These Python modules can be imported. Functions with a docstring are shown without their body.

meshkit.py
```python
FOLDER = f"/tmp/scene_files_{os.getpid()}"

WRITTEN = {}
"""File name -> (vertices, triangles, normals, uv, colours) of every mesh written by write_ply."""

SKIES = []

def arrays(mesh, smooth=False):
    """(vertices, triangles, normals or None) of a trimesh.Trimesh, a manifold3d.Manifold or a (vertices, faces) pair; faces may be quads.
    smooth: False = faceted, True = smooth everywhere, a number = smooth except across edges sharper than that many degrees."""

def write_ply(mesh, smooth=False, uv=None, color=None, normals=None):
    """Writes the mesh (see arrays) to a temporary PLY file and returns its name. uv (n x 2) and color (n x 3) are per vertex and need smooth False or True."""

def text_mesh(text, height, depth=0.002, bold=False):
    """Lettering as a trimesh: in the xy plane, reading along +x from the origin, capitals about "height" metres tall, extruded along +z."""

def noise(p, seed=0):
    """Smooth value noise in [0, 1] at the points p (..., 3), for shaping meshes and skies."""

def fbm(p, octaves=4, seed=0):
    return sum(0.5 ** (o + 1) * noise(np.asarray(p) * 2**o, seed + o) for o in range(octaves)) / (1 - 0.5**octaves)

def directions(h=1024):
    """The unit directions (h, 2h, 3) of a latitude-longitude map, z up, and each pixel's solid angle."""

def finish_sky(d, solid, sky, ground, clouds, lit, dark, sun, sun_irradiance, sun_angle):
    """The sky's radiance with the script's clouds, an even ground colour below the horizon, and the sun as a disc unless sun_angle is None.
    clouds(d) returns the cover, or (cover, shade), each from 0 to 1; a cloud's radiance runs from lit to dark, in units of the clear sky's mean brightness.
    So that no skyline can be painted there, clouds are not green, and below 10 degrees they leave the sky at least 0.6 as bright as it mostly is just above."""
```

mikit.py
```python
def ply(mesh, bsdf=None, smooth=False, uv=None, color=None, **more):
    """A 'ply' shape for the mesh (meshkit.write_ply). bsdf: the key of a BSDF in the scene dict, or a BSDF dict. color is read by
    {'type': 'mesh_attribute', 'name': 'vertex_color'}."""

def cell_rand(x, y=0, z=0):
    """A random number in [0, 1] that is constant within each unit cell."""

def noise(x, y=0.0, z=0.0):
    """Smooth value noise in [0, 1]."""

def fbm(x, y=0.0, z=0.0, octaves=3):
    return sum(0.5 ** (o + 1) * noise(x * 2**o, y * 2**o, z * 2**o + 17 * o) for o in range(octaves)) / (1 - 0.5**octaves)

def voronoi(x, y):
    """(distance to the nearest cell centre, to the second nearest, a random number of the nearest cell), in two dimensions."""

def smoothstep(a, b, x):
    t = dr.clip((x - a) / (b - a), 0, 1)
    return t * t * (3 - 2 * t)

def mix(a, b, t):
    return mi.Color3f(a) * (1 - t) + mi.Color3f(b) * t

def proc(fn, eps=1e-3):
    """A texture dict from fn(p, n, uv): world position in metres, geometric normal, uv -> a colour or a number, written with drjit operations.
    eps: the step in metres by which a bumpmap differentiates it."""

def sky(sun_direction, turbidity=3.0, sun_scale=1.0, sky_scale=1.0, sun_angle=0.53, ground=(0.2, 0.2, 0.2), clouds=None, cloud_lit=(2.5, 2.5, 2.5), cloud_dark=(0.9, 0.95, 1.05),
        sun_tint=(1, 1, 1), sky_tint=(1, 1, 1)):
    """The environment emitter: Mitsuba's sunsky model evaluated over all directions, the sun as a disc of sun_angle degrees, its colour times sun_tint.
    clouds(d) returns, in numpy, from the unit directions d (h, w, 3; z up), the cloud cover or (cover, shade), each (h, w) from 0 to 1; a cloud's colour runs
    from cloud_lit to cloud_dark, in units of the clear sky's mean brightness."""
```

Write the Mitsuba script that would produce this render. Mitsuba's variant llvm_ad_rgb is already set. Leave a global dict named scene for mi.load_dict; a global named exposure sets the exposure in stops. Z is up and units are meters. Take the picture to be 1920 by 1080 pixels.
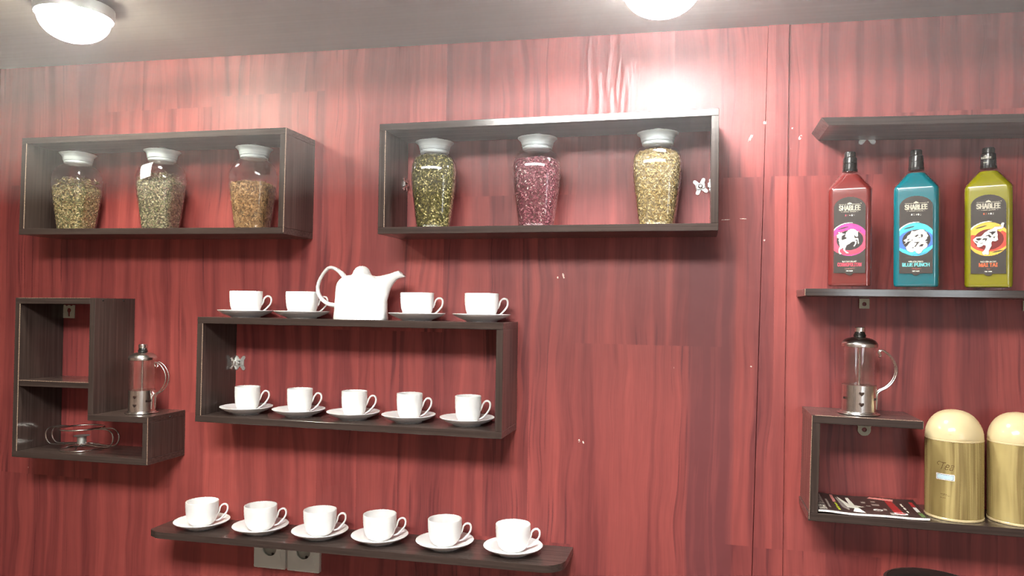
import math, random
import numpy as np
import trimesh
import shapely
from shapely import affinity
from shapely.geometry import Polygon, Point, box as sbox
import drjit as dr
import mitsuba as mi
import mikit, meshkit
from mikit import proc, noise, fbm, cell_rand, smoothstep, mix

T = mi.ScalarTransform4f
scene, labels = {}, {}
EYE = 1.5                       # camera height; wall plane is y = 0, the room lies at y < 0

# ------------------------------------------------------------------ camera, lights, exposure
exposure = 0.45
YAW, PITCH, ROLL, FOCAL = math.radians(13.85), math.radians(1.40), math.radians(-0.95), 1412.0
CAM = np.array([0.0, -1.8, EYE])
_F = np.array([-math.sin(YAW) * math.cos(PITCH), math.cos(YAW) * math.cos(PITCH), math.sin(PITCH)])
_R = np.array([math.cos(YAW), math.sin(YAW), 0.0])
_D = np.cross(_F, _R)
_U = -(-math.sin(ROLL) * _R + math.cos(ROLL) * _D)
scene['camera'] = {'type': 'perspective', 'fov': 2 * math.degrees(math.atan(960 / FOCAL)), 'fov_axis': 'x',
                   'near_clip': 0.02, 'far_clip': 50.0,
                   'to_world': T().look_at(origin=CAM.tolist(), target=(CAM + _F).tolist(), up=_U.tolist())}
LAMP_LEFT = (-1.385, -0.39, 2.140)      # frosted domes under the soffit: place, radius, radiance
LAMP_MID = (-0.075, -0.31, 2.128)
HAZE = 0.19                           # scattering of the air per metre
LAMP_R = 0.075
LAMP_LEFT_RAD = [98.0, 98.0, 80.0]
LAMP_MID_RAD = [158.0, 166.0, 163.0]
WINDOW_RAD = [8.0, 8.6, 9.4]        # daylit frosted panes of the windows behind the camera
WINDOWS = [('y', -3.6, 0.86, 1.22, 1.10, 2.25), ('y', -3.6, 1.34, 1.70, 1.10, 2.25)]
PANEL = (-0.45, -2.00, 2.42)            # long luminaire hanging above and behind the camera
PANEL_RAD = [58.0, 57.0, 54.0]

# ------------------------------------------------------------------ materials
def srgb(r, g, b):
    return [((c / 255) / 12.92 if c / 255 <= 0.04045 else ((c / 255 + 0.055) / 1.055) ** 2.4) for c in (r, g, b)]

def rgb(c): return {'type': 'rgb', 'value': [float(x) for x in c]}

def principled(key, color, rough=0.5, **kw):
    col = color if isinstance(color, dict) else rgb(color)
    scene[key] = {'type': 'twosided', 'bsdf': {'type': 'principled', 'base_color': col, 'roughness': rough, **kw}}

def sq(x): return x * x

def spot(x, z, cx, cz, rx, rz, ang=0.0):
    c, s = math.cos(ang), math.sin(ang)
    u = ((x - cx) * c + (z - cz) * s) / rx
    v = (-(x - cx) * s + (z - cz) * c) / rz
    return 1 - smoothstep(0.55, 1.0, sq(u) + sq(v))

CHIPS = [(-0.316, 1.576, .0035, .010, .3), (-0.272, 1.181, .0035, .0055, 0), (-0.262, 1.178, .0025, .005, .4), (-0.055, 1.363, .006, .0045, .3),
         (-1.88, 1.01, .003, .003, 0), (0.222, 1.893, .0045, .009, -.5), (0.115, 1.897, .004, .016, -.5), (0.146, 1.93, .006, .006, .3), (0.205, 1.915, .0025, .003, 0),
         (0.146, 1.66, .003, .003, .3), (0.06, 1.708, .016, .0014, .05), (0.10, 1.710, .012, .0014, -.05), (-0.33, 1.572, .0025, .004, 0),
         (0.200, 1.868, .003, .004, .1), (0.12, 1.372, .003, .003, 0), (-1.81, 0.94, .003, .002, 0)]

def wall_color(p, n, uv):
    x, z = mi.Float(p.x), mi.Float(p.z)
    wx = x + 0.030 * (fbm(x * 5.0, z * 3.0, 3.0, octaves=2) - 0.5) + 0.010 * (noise(x * 24.0, z * 11.0, 8.0) - 0.5)
    W = 0.113
    c = dr.floor((x + 5.03) / W)
    c2 = dr.floor(c / 3.0)                                      # printed strips are grouped in boards
    zs = z + 0.9 * cell_rand(c2, 11.0)
    L = 0.84
    seg = dr.floor(zs / L)
    zone = cell_rand(c, seg, 5.0)
    bt = cell_rand(c2, seg, 9.0)
    off = zone * 37.0 + bt * 91.0
    broad = fbm(wx * 42.0 + off, z * 0.9 + off, 1.0, octaves=2)
    bands = smoothstep(0.30, 0.70, broad)
    mid = fbm(wx * 110.0 + off, z * 4.5, off, octaves=3)
    fine = fbm(wx * 420.0, z * 16.0, off, octaves=2)
    vein = noise(wx * 190.0 + off, z * 5.0, 4.0 + off)
    vein = smoothstep(0.66, 0.92, vein) * smoothstep(0.32, 0.62, noise(x * 14.0, z * 2.5, 2.0 + off))
    t = 0.26 + 0.34 * bands + 0.34 * (mid - 0.5) + 0.26 * (fine - 0.5) + 0.14 * (zone - 0.5) + 0.12 * (bt - 0.5)
    t = t + 0.20 * (fbm(x * 2.2, z * 1.4, 6.0, octaves=2) - 0.5)
    # dark printed board right of the middle
    xb = 0.7 * x + 0.3 * wx
    board = smoothstep(-0.024, -0.012, xb) * (1 - smoothstep(0.080, 0.088, xb)) * (1 - smoothstep(1.58, 1.72, z))
    t = t - 0.25 * board
    t = dr.clip(t - 0.40 * vein, 0.0, 1.0)
    dark, light = mi.Color3f(0.130, 0.022, 0.024), mi.Color3f(0.385, 0.078, 0.066)
    col = mix(mix(dark, light, t), mi.Color3f(0.17, 0.048, 0.052), 0.35 * board)
    fl = mi.Float(0)
    for (cx, cz, rx, rz, a) in CHIPS:
        fl = dr.maximum(fl, spot(x, z, cx, cz, rx * .75, rz * .75, a)* smoothstep(0.25, 0.45, noise(x * 260.0, z * 200.0, 1.0)))
    return mix(col, mi.Color3f(0.78, 0.62, 0.56), fl)

def wall_bump(p, n, uv):
    x, z = mi.Float(p.x), mi.Float(p.z)
    # blistered foil beside the middle lamp: narrow vertical folds
    k = mi.Float(0)
    for (cx, w, h, ph, z0, z1) in ((-0.262, .0045, .0016, 0.3, 1.90, 2.20), (-0.236, .006, .0030, 1.3, 1.93, 2.09), (-0.214, .005, .0024, 2.2, 1.99, 2.22),
                                   (-0.205, .005, .0020, 4.2, 1.93, 2.05), (-0.190, .004, .0024, 3.0, 1.97, 2.22), (-0.180, .006, .0026, 5.0, 1.94, 2.22), (-0.166, .008, .0030, 0.9, 1.92, 2.12)):
        xc = cx + 0.010 * (z - 2.07) * 4 * (0.4 + 0.3 * math.sin(ph)) + 0.003 * dr.sin(z * 38.0 + ph)
        k = k + h * dr.exp(-sq((x - xc) / w)) * smoothstep(z0, z0 + .05, z) * (1 - smoothstep(z1 - .04, z1, z))
    k = k + 0.0011 * fbm(x * 9.0, z * 3.0, 2.0, octaves=2)
    return k + 0.00006 * noise(x * 260.0, z * 12.0, 1.0)

scene['mat_wall'] = {'type': 'twosided', 'bsdf': {'type': 'bumpmap', 'arbitrary': proc(wall_bump, 1.5e-3), 'scale': 1.0,
                     'bsdf': {'type': 'principled', 'base_color': proc(wall_color), 'roughness': 0.5, 'specular': 0.5}}}

def wenge(along):
    def fn(p, n, uv):
        a, b, c = mi.Float(p.x), mi.Float(p.y), mi.Float(p.z)
        if along == 'z': g = fbm(a * 230.0, b * 230.0, c * 5.0, octaves=2)
        else: g = fbm(a * 5.0, b * 230.0, c * 230.0, octaves=2)
        return mix(mi.Color3f(0.034, 0.0235, 0.0205), mi.Color3f(0.054, 0.038, 0.033), smoothstep(0.15, 0.85, g))
    return fn
principled('mat_shelf', proc(wenge('x')), 0.14, specular=0.5)
principled('mat_shelf_upright', proc(wenge('z')), 0.14, specular=0.5)
principled('mat_worn_edge', srgb(150, 128, 112), 0.5)
principled('mat_ceiling', proc(lambda p, n, uv: mix(mi.Color3f(0.148, 0.128, 0.115), mi.Color3f(0.163, 0.141, 0.127), fbm(mi.Float(p.x) * 3.0, mi.Float(p.y) * 160.0, 0.0, octaves=2))), 0.42)
principled('mat_porcelain', [0.86, 0.87, 0.86], 0.12, specular=0.5)
scene['mat_glass'] = {'type': 'thindielectric', 'int_ior': 1.5}
principled('mat_lid', proc(lambda p, n, uv: mix(mi.Color3f(.38, .43, .44), mi.Color3f(.48, .53, .53), noise(mi.Float(p.z) * 400.0))), 0.22, specular=0.6)
scene['mat_steel'] = {'type': 'roughconductor', 'material': 'none', 'specular_reflectance': rgb([.80, .78, .74]), 'alpha': 0.06, 'distribution': 'ggx'}
scene['mat_steel'] = {'type': 'twosided', 'bsdf': scene['mat_steel']}
scene['mat_zinc'] = {'type': 'twosided', 'bsdf': {'type': 'roughconductor', 'material': 'none', 'specular_reflectance': rgb([.72, .75, .72]), 'alpha': 0.28, 'distribution': 'ggx'}}
principled('mat_plate', srgb(190, 190, 170), 0.55)
principled('mat_flakes', {'type': 'mesh_attribute', 'name': 'vertex_color'}, 0.8, specular=0.2)
principled('mat_paper', srgb(238, 236, 232), 0.7)
principled('mat_black', srgb(22, 22, 20), 0.25)
principled('mat_cap', srgb(30, 29, 27), 0.22)
principled('mat_label', srgb(52, 43, 37), 0.5)
principled('mat_print_white', srgb(238, 236, 222), 0.6)
principled('mat_print_grey', srgb(176, 168, 150), 0.35)
principled('mat_print_dark', srgb(52, 44, 42), 0.6)
principled('mat_socket', srgb(226, 232, 222), 0.4)
principled('mat_well', srgb(150, 150, 138), 0.5)
LIQ = {'red': (116, 42, 40), 'blue': (6, 104, 114), 'yellow': (134, 128, 14)}
for k, c in LIQ.items():
    principled('mat_liquid_' + k, srgb(*c), 0.25, specular=0.5)
principled('mat_cream', srgb(214, 196, 152), 0.16, specular=0.5)

def canister_wood(p, n, uv):
    x, z = mi.Float(p.x), mi.Float(p.z)
    y = mi.Float(p.y)
    s = x * 1.0 + y * 0.8 + 0.004 * noise(x * 30.0, z * 10.0)
    b = fbm(s * 190.0, z * 4.5, 3.0, octaves=3)
    f = fbm(s * 480.0, z * 14.0, 5.0, octaves=2)
    return mix(mi.Color3f(.22, .155, .055), mi.Color3f(.46, .36, .15), dr.clip(smoothstep(.30, .70, b) * .75 + .7 * (f - .35), 0, 1))
principled('mat_canister', proc(canister_wood), 0.42, specular=0.35)
principled('mat_room', srgb(128, 108, 96), 0.8)
principled('mat_floor', srgb(92, 72, 60), 0.5)

# ------------------------------------------------------------------ helpers
def M(v, f): return trimesh.Trimesh(np.asarray(v, float), np.asarray(f, int), process=False)
def join(ms): return trimesh.util.concatenate(list(ms))
def num(k, n): return k if n == 0 else f'{k}_{n:03d}'

def fresh(base):
    n = 0
    while any(k == num(base, n) or k.startswith(num(base, n) + '__') for k in list(scene) + list(labels)): n += 1
    return num(base, n)

def thing(base, label, cat, group=None):
    k = fresh(base)
    labels[k] = {'label': label, 'category': cat}
    if group: labels[k]['group'] = group
    return k

def part(parent, name, mesh, mat, smooth=30, label=None, kind=None, pose=None, color=None):
    n = 0
    while f'{parent}__{num(name, n)}' in scene: n += 1
    k = f'{parent}__{num(name, n)}'
    if pose is not None:
        mesh = mesh.copy(); mesh.apply_transform(pose)
    scene[k] = mikit.ply(mesh, mat, smooth=smooth, color=color)
    e = {}
    if label: e['label'] = label
    if kind: e['kind'] = kind
    if e: labels[k] = e
    return k

def shared(parent, name, d, pose, label=None):
    """A copy of a ply dict d (already written) at the pose."""
    n = 0
    while f'{parent}__{num(name, n)}' in scene: n += 1
    k = f'{parent}__{num(name, n)}'
    scene[k] = {**d, 'to_world': T(np.asarray(pose).tolist())}
    if label: labels[k] = {'label': label}
    return k

def struct(key, mesh, mat, label, smooth=False):
    scene[key] = mikit.ply(mesh, mat, smooth=smooth)
    labels[key] = {'label': label, 'kind': 'structure'}

def pose(x=0, y=0, z=0, rz=0.0, ry=0.0, rx=0.0):
    m = trimesh.transformations.euler_matrix(rx, ry, rz, 'sxyz')
    m[:3, 3] = [x, y, z]
    return m

def tilt_about(deg, cx, cz):
    """Rotation in the wall's plane; positive lifts the right end."""
    a = -math.radians(deg)
    m = trimesh.transformations.rotation_matrix(a, [0, 1, 0], [cx, 0, cz])
    return m

def cbox(x0, x1, y0, y1, z0, z1, c=0.0008):
    """Box with chamfered edges."""
    import manifold3d as m3
    c = min(c, 0.45 * min(x1 - x0, y1 - y0, z1 - z0))
    pts = []
    for X, sx in ((x0, 1), (x1, -1)):
        for Y, sy in ((y0, 1), (y1, -1)):
            for Z, sz in ((z0, 1), (z1, -1)):
                pts += [(X + sx * c, Y + sy * c, Z), (X + sx * c, Y, Z + sz * c), (X, Y + sy * c, Z + sz * c)]
    m = m3.Manifold.hull_points(np.array(pts)).to_mesh()
    return M(m.vert_properties[:, :3], m.tri_verts)

def lathe(profile, n=48, closed=False):
    p = np.array(profile, float)
    a = np.linspace(0, 2 * math.pi, n, endpoint=False)
    v = np.stack([np.outer(p[:, 0], np.cos(a)), np.outer(p[:, 0], np.sin(a)), np.repeat(p[:, 1:2], n, 1)], -1).reshape(-1, 3)
    f = []
    for i in range(len(p) - 1):
        for j in range(n):
            k = (j + 1) % n
            A, B, C, Dd = i * n + j, i * n + k, (i + 1) * n + k, (i + 1) * n + j
            if p[i, 0] > 1e-7: f.append((A, B, C) if p[i + 1, 0] > 1e-7 else (A, B, Dd))
            if p[i + 1, 0] > 1e-7: f.append((A, C, Dd))
    m = trimesh.Trimesh(v, np.array(f), process=True)
    m.merge_vertices()
    return m

def squircle(profile, n=64, mesh_only=True):
    """Loft of superellipse rings: rows (half width, z, exponent); closed by fans where half width is 0."""
    a = np.linspace(0, 2 * math.pi, n, endpoint=False)
    rings = []
    for w, z, e in profile:
        c, s = np.cos(a), np.sin(a)
        r = w / (np.abs(c) ** e + np.abs(s) ** e) ** (1 / e)
        rings.append(np.stack([r * c, r * s, np.full(n, z)], 1))
    return loft(rings)

def loft(rings, cap0=False, cap1=False):
    n = len(rings[0])
    v = np.concatenate(rings)
    f = []
    for i in range(len(rings) - 1):
        for j in range(n):
            k = (j + 1) % n
            f += [(i * n + j, i * n + k, (i + 1) * n + k), (i * n + j, (i + 1) * n + k, (i + 1) * n + j)]
    v = list(v)
    if cap0:
        v.append(np.mean(rings[0], 0)); c = len(v) - 1
        f += [(c, (j + 1) % n, j) for j in range(n)]
    if cap1:
        v.append(np.mean(rings[-1], 0)); c = len(v) - 1; b = (len(rings) - 1) * n
        f += [(c, b + j, b + (j + 1) % n) for j in range(n)]
    m = trimesh.Trimesh(np.array(v), np.array(f), process=True)
    return m

def spline(pts, n=40):
    p = np.array(pts, float)
    p = np.vstack([2 * p[0] - p[1], p, 2 * p[-1] - p[-2]])
    out = []
    segs = len(p) - 3
    for i in range(segs):
        t = np.linspace(0, 1, max(3, n // segs), endpoint=(i == segs - 1))[:, None]
        a, b, c, d = p[i:i + 4]
        out.append(0.5 * (2 * b + (c - a) * t + (2 * a - 5 * b + 4 * c - d) * t ** 2 + (3 * b - a - 3 * c + d) * t ** 3))
    return np.vstack(out)

def tube(path, r, n=10, closed=False, side=(0, 1, 0), ry=None):
    """Sweep of an ellipse along a path: r across (in the bend's plane), ry along 'side' (default r)."""
    p = np.array(path, float)
    N = len(p)
    r = np.broadcast_to(np.asarray(r, float), (N,))
    q = r if ry is None else np.broadcast_to(np.asarray(ry, float), (N,))
    tan = (np.roll(p, -1, 0) - np.roll(p, 1, 0)) if closed else np.gradient(p, axis=0)
    tan /= np.linalg.norm(tan, axis=1, keepdims=True)
    s = np.array(side, float)
    a = np.linspace(0, 2 * math.pi, n, endpoint=False)
    rings = []
    for i in range(N):
        b = s - tan[i] * (s @ tan[i])
        if np.linalg.norm(b) < 1e-5: b = np.cross(tan[i], [0.3, 0.2, 0.9])
        b /= np.linalg.norm(b)
        u = np.cross(b, tan[i])
        rings.append(p[i] + np.outer(np.cos(a), u) * r[i] + np.outer(np.sin(a), b) * q[i])
    if closed: return loft(rings + [rings[0]])
    m = loft(rings, True, True)
    trimesh.repair.fix_normals(m)
    return m

def torus(R, r, z=0.0, n=48, k=10, c=(0, 0)):
    a = np.linspace(0, 2 * math.pi, n, endpoint=False)
    return tube(np.stack([c[0] + R * np.cos(a), c[1] + R * np.sin(a), np.full(n, z)], 1), r, k, True, side=(0, 0, 1))

def extrude(poly, h):
    """Polygon(s) in xy extruded along +z."""
    gs = [g for g in getattr(poly, 'geoms', [poly]) if g.geom_type == 'Polygon' and g.area > 1e-10]
    return join(trimesh.creation.extrude_polygon(g, h, engine='earcut') for g in gs)

UPRIGHT = np.array([[1, 0, 0, 0], [0, 0, -1, 0], [0, 1, 0, 0], [0, 0, 0, 1]], float)   # xy drawing -> xz, its +z towards the viewer (-y)

def text(txt, height, width=None, depth=0.0003, bold=True, center=True):
    m = meshkit.text_mesh(txt, height, depth, bold)
    b = m.bounds
    m.apply_translation([-b[0][0], -b[0][1], 0])
    if width: m.apply_scale([width / (b[1][0] - b[0][0]), height / (b[1][1] - b[0][1]), 1])
    b = m.bounds
    if center: m.apply_translation([-(b[1][0]) / 2, -(b[1][1]) / 2, 0])
    return m

# ------------------------------------------------------------------ the room
STRIP0, STRIP1 = (0.1505, 0.1250), (0.1970, 0.1915)      # x at ceiling and at z = 0.9 of the joint strip's sides
def quad_prism(xb0, xb1, xt0, xt1, zb, zt, y0, y1):
    v = [(xb0, y0, zb), (xb1, y0, zb), (xt1, y0, zt), (xt0, y0, zt), (xb0, y1, zb), (xb1, y1, zb), (xt1, y1, zt), (xt0, y1, zt)]
    f = [(0, 1, 2), (0, 2, 3), (5, 4, 7), (5, 7, 6), (4, 0, 3), (4, 3, 7), (1, 5, 6), (1, 6, 2), (3, 2, 6), (3, 6, 7), (4, 5, 1), (4, 1, 0)]
    return M(v, f)
def edge_x(top, low, z): return low + (top - low) * (z - 0.9) / (2.14 - 0.9)
ZB, ZT = 0.0, 2.30
labels['wall_back'] = {'label': 'red wood-grain foil wall carrying the shelves', 'kind': 'structure'}
scene['wall_back__panel'] = mikit.ply(quad_prism(-2.9, edge_x(*STRIP0, ZB), -2.9, edge_x(*STRIP0, ZT), ZB, ZT, 0.0, 0.05), 'mat_wall')
scene['wall_back__panel_001'] = mikit.ply(quad_prism(edge_x(*STRIP1, ZB), 1.9, edge_x(*STRIP1, ZT), 1.9, ZB, ZT, 0.001, 0.05), 'mat_wall')
struct('trim_1', quad_prism(edge_x(*STRIP0, ZB) + .0016, edge_x(*STRIP1, ZB) - .001, edge_x(*STRIP0, ZT) + .0010, edge_x(*STRIP1, ZT) - .001, ZB, ZT, -0.004, 0.05), 'mat_wall',
       'narrow red wood-grain strip standing proud between the two wall panels')
labels['trim_1']['label'] = 'narrow vertical red wood-grain strip covering the joint of the wall panels'
soff = cbox(-2.9, 1.9, -0.60, 0.06, EYE + 0.655, EYE + 0.90, 0.002)
soff.apply_transform(tilt_about(-0.8, 0.0, EYE + 0.655))
struct('ceiling', soff, 'mat_ceiling', 'dark brown ceiling soffit above the red wall')
struct('ceiling_001', cbox(-2.95, 1.95, -3.75, -0.60, 2.62, 2.72, .002), 'mat_room', 'pale ceiling of the room')
struct('floor', cbox(-2.95, 1.95, -3.75, 0.06, -0.05, 0.0, .002), 'mat_floor', 'brown floor of the room')
struct('wall_left', cbox(-2.95, -2.9, -3.75, 0.06, 0, 2.7, .002), 'mat_room', 'pale left wall of the room')
struct('wall_right', cbox(1.9, 1.95, -3.75, 0.06, 0, 2.7, .002), 'mat_room', 'pale right wall of the room')
yw = -3.6
wz0, wz1 = WINDOWS[0][4], WINDOWS[0][5]
(wa0, wa1), (wb0, wb1) = WINDOWS[0][2:4], WINDOWS[1][2:4]
rear = join([cbox(-2.95, 1.95, yw - .1, yw, 0, wz0, .001), cbox(-2.95, 1.95, yw - .1, yw, wz1, 2.7, .001), cbox(-2.95, wa0, yw - .1, yw, wz0, wz1, .001),
             cbox(wa1, wb0, yw - .1, yw, wz0, wz1, .001), cbox(wb1, 1.95, yw - .1, yw, wz0, wz1, .001)])
struct('wall_rear', rear, 'mat_room', 'pale rear wall with two windows')
for i, (ax, y, x0, x1, z0, z1) in enumerate(WINDOWS, 1):
    labels[f'window_{i}'] = {'label': 'frosted daylit window in the rear wall', 'kind': 'structure'}
    fr = [cbox(x0, x0 + .05, y - .06, y + .01, z0, z1), cbox(x1 - .05, x1, y - .06, y + .01, z0, z1), cbox(x0 + .05, x1 - .05, y - .06, y + .01, z0, z0 + .05),
          cbox(x0 + .05, x1 - .05, y - .06, y + .01, z1 - .05, z1)]
    xm = (x0 + x1) / 2
    fr.append(cbox(xm - .02, xm + .02, y - .05, y + .005, z0 + .05, z1 - .05))
    scene[f'window_{i}__frame'] = mikit.ply(join(fr), 'mat_socket')
    v = [(x0 + .05, y - .055, z0 + .05), (x1 - .05, y - .055, z0 + .05), (x1 - .05, y - .055, z1 - .05), (x0 + .05, y - .055, z1 - .05)]
    scene[f'window_{i}__pane'] = {**mikit.ply(M(v, [(0, 2, 1), (0, 3, 2)]), 'mat_socket'), 'emitter': {'type': 'area', 'radiance': rgb(WINDOW_RAD)}}

# thin haze of the room in front of the wall, brightest round the lamps
scene['haze'] = {'type': 'cube', 'to_world': T().translate([-0.5, -0.88, 1.935]).scale([2.38, 0.715, 0.185]), 'bsdf': {'type': 'null'},
                 'interior': {'type': 'homogeneous', 'albedo': 0.98, 'sigma_t': HAZE}}
labels['haze'] = {'label': 'thin bright haze in the air around the ceiling lamps', 'category': 'haze', 'kind': 'stuff'}

# ------------------------------------------------------------------ lamps (frosted dome under a metal ring)
def lamp(c, rad, label):
    k = thing('ceiling_lamp', label, 'lamp')
    dome = trimesh.creation.icosphere(3, LAMP_R)
    dome.apply_scale([1, 1, 0.72])
    dome = trimesh.intersections.slice_mesh_plane(dome, [0, 0, -1], [0, 0, 0.004])
    dome.apply_translation(c)
    kk = part(k, 'dome', dome, 'mat_socket', True)
    scene[kk]['emitter'] = {'type': 'area', 'radiance': rgb(rad)}
    part(k, 'ring', lathe([(LAMP_R - .002, -.004), (LAMP_R + .006, -.004), (LAMP_R + .008, .004), (LAMP_R + .008, .02), (LAMP_R - .002, .02), (LAMP_R - .002, -.004)]), 'mat_zinc', 30, pose=pose(c[0], c[1], c[2] + .006))
lamp(LAMP_LEFT, LAMP_LEFT_RAD, 'glowing frosted round lamp under the ceiling at the top left corner')
lamp(LAMP_MID, LAMP_MID_RAD, 'glowing frosted round lamp under the ceiling above the right jar box')

k = thing('hanging_luminaire', 'long glowing luminaire hanging behind the camera', 'lamp')
kk = part(k, 'diffuser', cbox(PANEL[0] - .50, PANEL[0] + .50, PANEL[1] - .25, PANEL[1] + .25, PANEL[2] - .03, PANEL[2] + .03, .01), 'mat_socket', False)
scene[kk]['emitter'] = {'type': 'area', 'radiance': rgb(PANEL_RAD)}
part(k, 'housing', cbox(PANEL[0] - .52, PANEL[0] + .52, PANEL[1] - .27, PANEL[1] + .27, PANEL[2] + .031, PANEL[2] + .07, .004), 'mat_zinc', False)
for dx in (-.3, .3):
    part(k, 'cable', cbox(PANEL[0] + dx - .003, PANEL[0] + dx + .003, PANEL[1] - .003, PANEL[1] + .003, PANEL[2] + .07, 2.62, .0005), 'mat_black', False)

# ------------------------------------------------------------------ shelves
TH = 0.016
DEP = 0.1455
def frame_box(key, x0, x1, z0, z1, tilt):
    """Open box without a back: two long boards, two uprights; returns the tilt matrix."""
    m = tilt_about(tilt, (x0 + x1) / 2, (z0 + z1) / 2)
    part(key, 'top_board', cbox(x0, x1, -DEP, -0.0005, z1 - TH, z1), 'mat_shelf', False, pose=m)
    part(key, 'bottom_board', cbox(x0, x1, -DEP, -0.0005, z0, z0 + TH), 'mat_shelf', False, pose=m)
    part(key, 'side_board', cbox(x0, x0 + TH, -DEP, -0.0005, z0 + TH, z1 - TH), 'mat_shelf_upright', False, pose=m)
    part(key, 'side_board', cbox(x1 - TH, x1, -DEP, -0.0005, z0 + TH, z1 - TH), 'mat_shelf_upright', False, pose=m)
    return m

def strips(key, segs, m=np.eye(4)):
    """Thin pale worn lines along the front edges."""
    for a, b, c, d in segs:
        part(key, 'worn_edge', cbox(a, b, -DEP - .0007, -DEP + .001, c, d, .0002), 'mat_worn_edge', False, pose=m, label='thin pale worn edge line')

def screw(r=.004): return lathe([(0, .0025), (r * .6, .0022), (r, .0), (0, 0)], 16)

def butterfly(s=1.0):
    """Four-lobed cabinet connector, lying in xy, facing +z."""
    sh = sbox(-.010, -.0065, .010, .0065)
    for a in (50, 130, 230, 310):
        c, d = math.cos(math.radians(a)), math.sin(math.radians(a))
        sh = sh.union(shapely.LineString([(0, 0), (.0145 * c, .0165 * d)]).buffer(.0042))
    b = extrude(affinity.scale(sh, s, s, origin=(0, 0)), .002)
    b2 = cbox(-.009 * s, .009 * s, -.006 * s, .006 * s, .002, .0055, .0008)
    return join([b, b2]), screw(.005 * s)

FACE = UPRIGHT
def hang(key, name, x, y, z, turn=0.0, s=1.0, mat='mat_zinc', rot=None):
    """Put a butterfly connector on the wall (rot None) or on a side board."""
    b, sc = butterfly(s)
    base = FACE if rot is None else rot
    mm = pose(x, y, z) @ base @ pose(rz=turn)
    k = part(key, name, b, mat, 30, pose=mm, label='small metal connector')
    part(k, 'screw', sc, 'mat_steel', 30, pose=mm @ pose(z=.0055))

# upper left
UL = (-1.7841, -0.9868, EYE + .1704, EYE + .4330)
k = thing('display_box', 'dark brown open wall box holding the three jars of dried herbs at upper left', 'shelf')
mUL = frame_box(k, *UL, -0.25)
strips(k, [(UL[0] + TH - .001, UL[0] + TH + .0004, UL[2] + TH, UL[3] - TH), (UL[1] - .0012, UL[1] + .0002, UL[2] + .004, UL[3] - .001)], mUL)
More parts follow.
